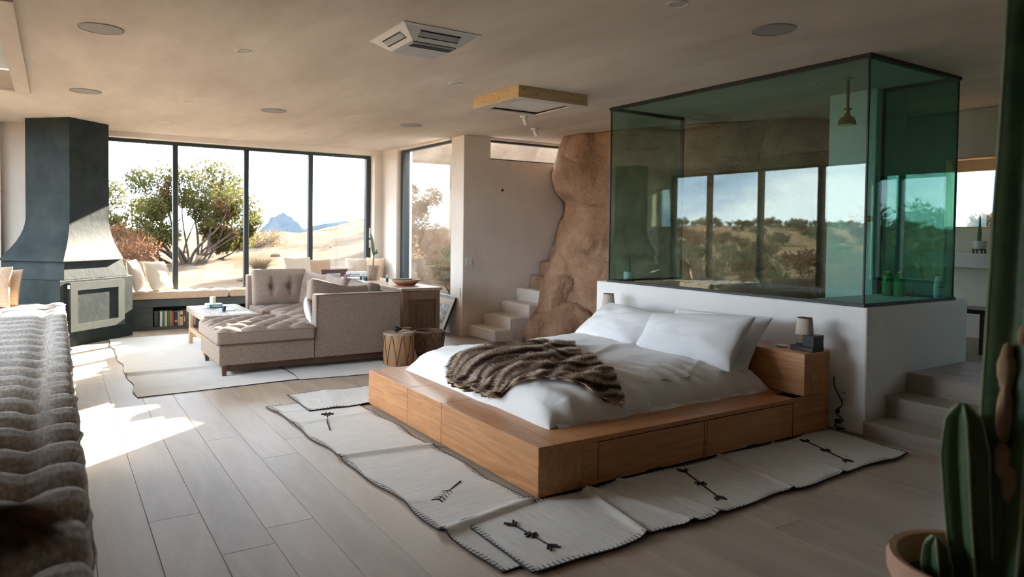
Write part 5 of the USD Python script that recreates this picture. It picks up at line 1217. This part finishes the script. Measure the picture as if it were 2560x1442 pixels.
# plants
def leaf_cloud(centres, radii, n, size, seed, flat=1.0, up=0.0, long=2.2):
    r = np.random.default_rng(seed); centres = np.asarray(centres, float); k = r.integers(0, len(centres), n)
    d = r.normal(size=(n, 3)); d /= np.linalg.norm(d, axis=1, keepdims=True)
    P = centres[k] + d*(np.asarray(radii)[k]*r.random(n)**.45)[:, None]*[1, 1, flat]
    a = d*.6 + r.normal(size=(n, 3))*.6 + [0, 0, up]; a /= np.linalg.norm(a, axis=1, keepdims=True)
    b = np.cross(a, r.normal(size=(n, 3))); b /= np.linalg.norm(b, axis=1, keepdims=True)
    s = (size*(.6 + .8*r.random(n)))[:, None]
    V = np.stack([P - b*s*.5, P + a*s*long*.5 - b*s*.1, P + a*s*long, P + b*s*.5 + a*s*long*.3], 1).reshape(-1, 3)
    q = np.arange(n)[:, None]*4
    return trimesh.Trimesh(V, np.vstack([q + [0, 1, 2], q + [0, 2, 3]]), process=False)
def branchy(base, tips, r0, seed, sag=.1):
    r = np.random.default_rng(seed); S = []
    for t in tips:
        t = np.array(t, float); b = np.array(base, float); m1 = b*.62 + t*.38 + r.normal(size=3)*.12*np.linalg.norm(t - b)*.5 + [0, 0, sag*.4]; m2 = b*.28 + t*.72 + r.normal(size=3)*.06*np.linalg.norm(t - b)
        p = spline([b, m1, m2, t], 14); S.append(tube(p, np.linspace(r0*(.5 + .5*r.random()), r0*.12, 14), 6))
    return cat(S)
tr = thing('juniper_tree', 'wind shaped juniper tree with golden green foliage outside the far window', 'tree', (2.3, 18.6, .6))
rr = np.random.default_rng(21)
tb_ = np.array([2.75, 18.8, .55])
tips = []
for (dx, dz, s) in ((-1.95, 1.2, .45), (-1.6, 1.75, .36), (-1.15, 2.0, .34), (-1.75, .75, .5), (-1.25, 1.15, .5), (-.75, 1.5, .45), (-.55, 2.2, .42), (-.1, 2.05, .4), (.25, 1.75, .45), (.5, 2.35, .48), (.85, 2.25, .5), (1.1, 1.95, .42), (.75, 1.7, .48), (1.2, 1.45, .42), (.7, 1.15, .46), (1.15, .95, .5), (1.5, .75, .42), (.95, .65, .36), (-.6, .9, .45), (-2.2, 1.6, .4), (-1.2, .55, .36), (1.55, 1.15, .26), (-2.3, .8, .42), (-2.35, 1.95, .32)):
    tips.append((tb_ + [dx, rr.normal()*.5, dz], s))
part(tr, 'trunk', branchy(tb_ - [0, 0, .3], [t for t, _ in tips], .055, 4), 'bark', smooth=50)
part(tr, 'foliage', leaf_cloud([t for t, _ in tips] + [t*.8 + tb_*.2 + rr.normal(size=3)*.18 for t, _ in tips], [s*.9 for _, s in tips] + [s*.6 for _, s in tips], 34000, .040, 3), 'juniper_leaf', kind='stuff')
part(tr, 'dry_foliage', leaf_cloud([tips[k][0]*.85 + tb_*.15 for k in (3, 6, 10, 12, 14, 15, 17, 20)], [.26]*8, 3600, .04, 6), 'rust_leaf', kind='stuff')
def shrub(name, lab, c, w, h, n, size, m, seed, tw=26, group=None, up=.4):
    t = thing(name, lab, 'shrub', c, group); r = np.random.default_rng(seed); c = np.array(c, float)
    nr = lambda: float(np.clip(r.normal(), -1.2, 1.2))
    tp = [c + [w*.5*nr()*.8, w*.5*nr()*.8, h*(.35 + .6*r.random())] for _ in range(tw)]
    part(t, 'twigs', branchy(c - [0, 0, .12], tp, .022, seed, 0), 'bark')
    part(t, 'foliage', leaf_cloud(tp, [w*.2]*tw, n, size, seed, .8, up), m, kind='stuff')
    return t
gz = lambda x, y: float(ground_far(np.array([x*1.]), np.array([y*1.]))[0])
shrub('dry_shrub', 'tangled rust coloured bush below the juniper', (.95, 16.2, gz(.95, 16.2)), 1.3, .75, 5200, .03, 'rust_leaf', 5, 60)
shrub('dry_shrub', 'golden dry bush beside the fireplace edge outside', (.25, 14.2, gz(.25, 14.2)), .8, .6, 2600, .028, 'straw_leaf', 6, 40)
shrub('dry_shrub', 'orange bush at the left foot of the juniper', (1.25, 17.4, gz(1.25, 17.4)), .9, .95, 2600, .032, 'rust_leaf', 7, 40)
shrub('dry_shrub', 'brown brush on the crest beside the sliding pane', (10.6, 24.4, gz(10.6, 24.4)), 1.2, .9, 4200, .035, 'straw_leaf', 8, 50)
shrub('dry_shrub', 'olive bush between the boulders outside the tall window', (6.9, 12.3, .35), .8, .8, 3200, .03, 'sage_leaf', 9, 40)
shrub('dry_shrub', 'straw coloured bush at the sill of the tall window', (6.35, 11.5, .25), .7, .65, 2600, .026, 'straw_leaf', 10, 40)
shrub('dry_shrub', 'yellow scrub along the crest right of the juniper', (5.2, 23.0, gz(5.2, 23.0)), 1.6, .4, 2600, .03, 'straw_leaf', 12, 40)
def tuft(lab, c, h, n, seed):
    t = thing('grass_tuft', lab, 'grass tuft', c); r = np.random.default_rng(seed); c = np.array(c)
    a = r.random(n)*2*PI; rad = .2*r.random(n)**.5; lean = .35*r.random(n)
    A = c + np.stack([.05*np.cos(a), .05*np.sin(a), a*0 - .02], -1); L = h*(.5 + .5*r.random(n))
    B = A + np.stack([lean*.5*L*np.cos(a)*2, lean*.5*L*np.sin(a)*2, L*.6], -1); Cc = A + np.stack([lean*1.4*L*np.cos(a)*2, lean*1.4*L*np.sin(a)*2, L], -1)
    curves(t, 'blades', np.stack([A, B, Cc], 1), (.005, .004, .001), 'straw_leaf')
tuft('straw coloured grass tuft on the bare slope outside the second pane', (3.62, 15.3, gz(3.62, 15.3)), .45, 500, 3)
tuft('small grass tuft near the sill of the third pane', (4.3, 14.2, gz(4.3, 14.2)), .25, 260, 5)
for k in range(16):
    r = np.random.default_rng(900 + k); x, y = 2.2 + 5*r.random(), 12.6 + 11*r.random(); s = .03 + .09*r.random()**2
    solo('loose_stone', 'small loose stone scattered on the bare slope outside', 'stone', rock((x, y, gz(x, y) + s*.2), (s*1.2, s, s*.6), k, 2, .25), 'granite_out', smooth=60, group='loose stones on the slope')
# shrubs mirrored in the glass: three kinds, copied over the plain on the left
protos = [shrub('desert_shrub', 'dark sage shrub dotting the mirrored desert plain', (-14, 14, float(ground_left(np.array([-14.]), np.array([14.]))[0])), 1.6, 1.15, 1500, .07, 'sage_leaf', 51, 16, 'shrubs on the mirrored plain'),
          shrub('desert_shrub', 'dark sage shrub dotting the mirrored desert plain', (-18, 19, float(ground_left(np.array([-18.]), np.array([19.]))[0])), 1.9, .9, 1500, .07, 'rust_leaf', 52, 16, 'shrubs on the mirrored plain'),
          shrub('desert_shrub', 'dark sage shrub dotting the mirrored desert plain', (-10.5, 13, float(ground_left(np.array([-10.5]), np.array([13.]))[0])), 1.4, .8, 1300, .06, 'straw_leaf', 53, 14, 'shrubs on the mirrored plain')]
r = np.random.default_rng(77)
spots = [(-14, 14), (-18, 19), (-10.5, 13)]
for k in range(520):
    d = 7 + 80*r.random()**1.35; th = .30 + .62*r.random()
    x, y = -1.4 - d*math.cos(th*1.25)*1.0, 6 + d*math.sin(th*1.25)*1.25
    if len(spots) > 190 or min(math.hypot(x - a, y - b) for a, b in spots) < 2.5 or math.hypot(x + 60, y - 88) < 11: continue
    spots.append((x, y))
    dup(protos[[0, 0, 1, 2][r.integers(0, 4)]], (x, y, float(ground_left(np.array([x]), np.array([y]))[0]) - .05), None, r.random()*6, .5 + .55*r.random())
yc = thing('yucca', 'spiky yucca mirrored low in the glass box', 'yucca', (-9.5, 14.2, float(ground_left(np.array([-9.5]), np.array([14.2]))[0])))
cc = np.array([-9.5, 14.2, float(ground_left(np.array([-9.5]), np.array([14.2]))[0])]); rr = np.random.default_rng(5)
for k in range(60):
    a, e = rr.random()*2*PI, .15 + 1.2*rr.random(); dv3 = np.array([math.cos(a)*math.cos(e), math.sin(a)*math.cos(e), math.sin(e)]); L = .6 + .3*rr.random()
    part(yc, 'spike', tube([cc + [0, 0, .1], cc + [0, 0, .1] + dv3*L*.5, cc + [0, 0, .1] + dv3*L], [.03, .022, .002], 4), 'joshua_leaf')
# trees outside the right wall, mirrored in the side of the glass box
for k, (x, y, h, lab) in enumerate(((14.3, -1.6, 2.1, 'leafy desert tree at the left of the mirrored right window'), (19.5, -4.0, 2.2, 'dense pale green bush in the middle of the mirrored right window'), (17, -2.95, 2.5, 'spiky topped joshua tree at the right of the mirrored right window'), (23, -5.6, 2.2, 'dark green bush low in the mirrored right window'))):
    z = float(ground_right(np.array([x]), np.array([y]))[0]); t = thing('desert_tree', lab, 'tree', (x, y, z)); r = np.random.default_rng(60 + k)
    tp = [np.array([x + float(np.clip(r.normal(), -1.1, 1.1))*.7, y + float(np.clip(r.normal(), -1.1, 1.1))*.7, z + h*(.35 + .6*r.random())]) for _ in range(16)]
    part(t, 'trunk', branchy((x, y, z - .1), tp, .09, 70 + k, 0), 'bark'); part(t, 'foliage', leaf_cloud(tp, [.45]*16, 3600, .07, 80 + k), 'joshua_leaf', kind='stuff')
t = thing('desert_tree', 'golden tree top seen through the bathroom window', 'tree', (17, 7.05, -.2)); r = np.random.default_rng(66)
tp = [np.array([17 + r.normal()*.15, 7.05 + r.normal()*.12, 1.5 + .4*r.random()]) for _ in range(14)]
part(t, 'trunk', branchy((17, 7.05, -.3), tp, .08, 71, 0), 'bark'); part(t, 'foliage', leaf_cloud(tp, [.13]*14, 1500, .05, 88), 'straw_leaf', kind='stuff')
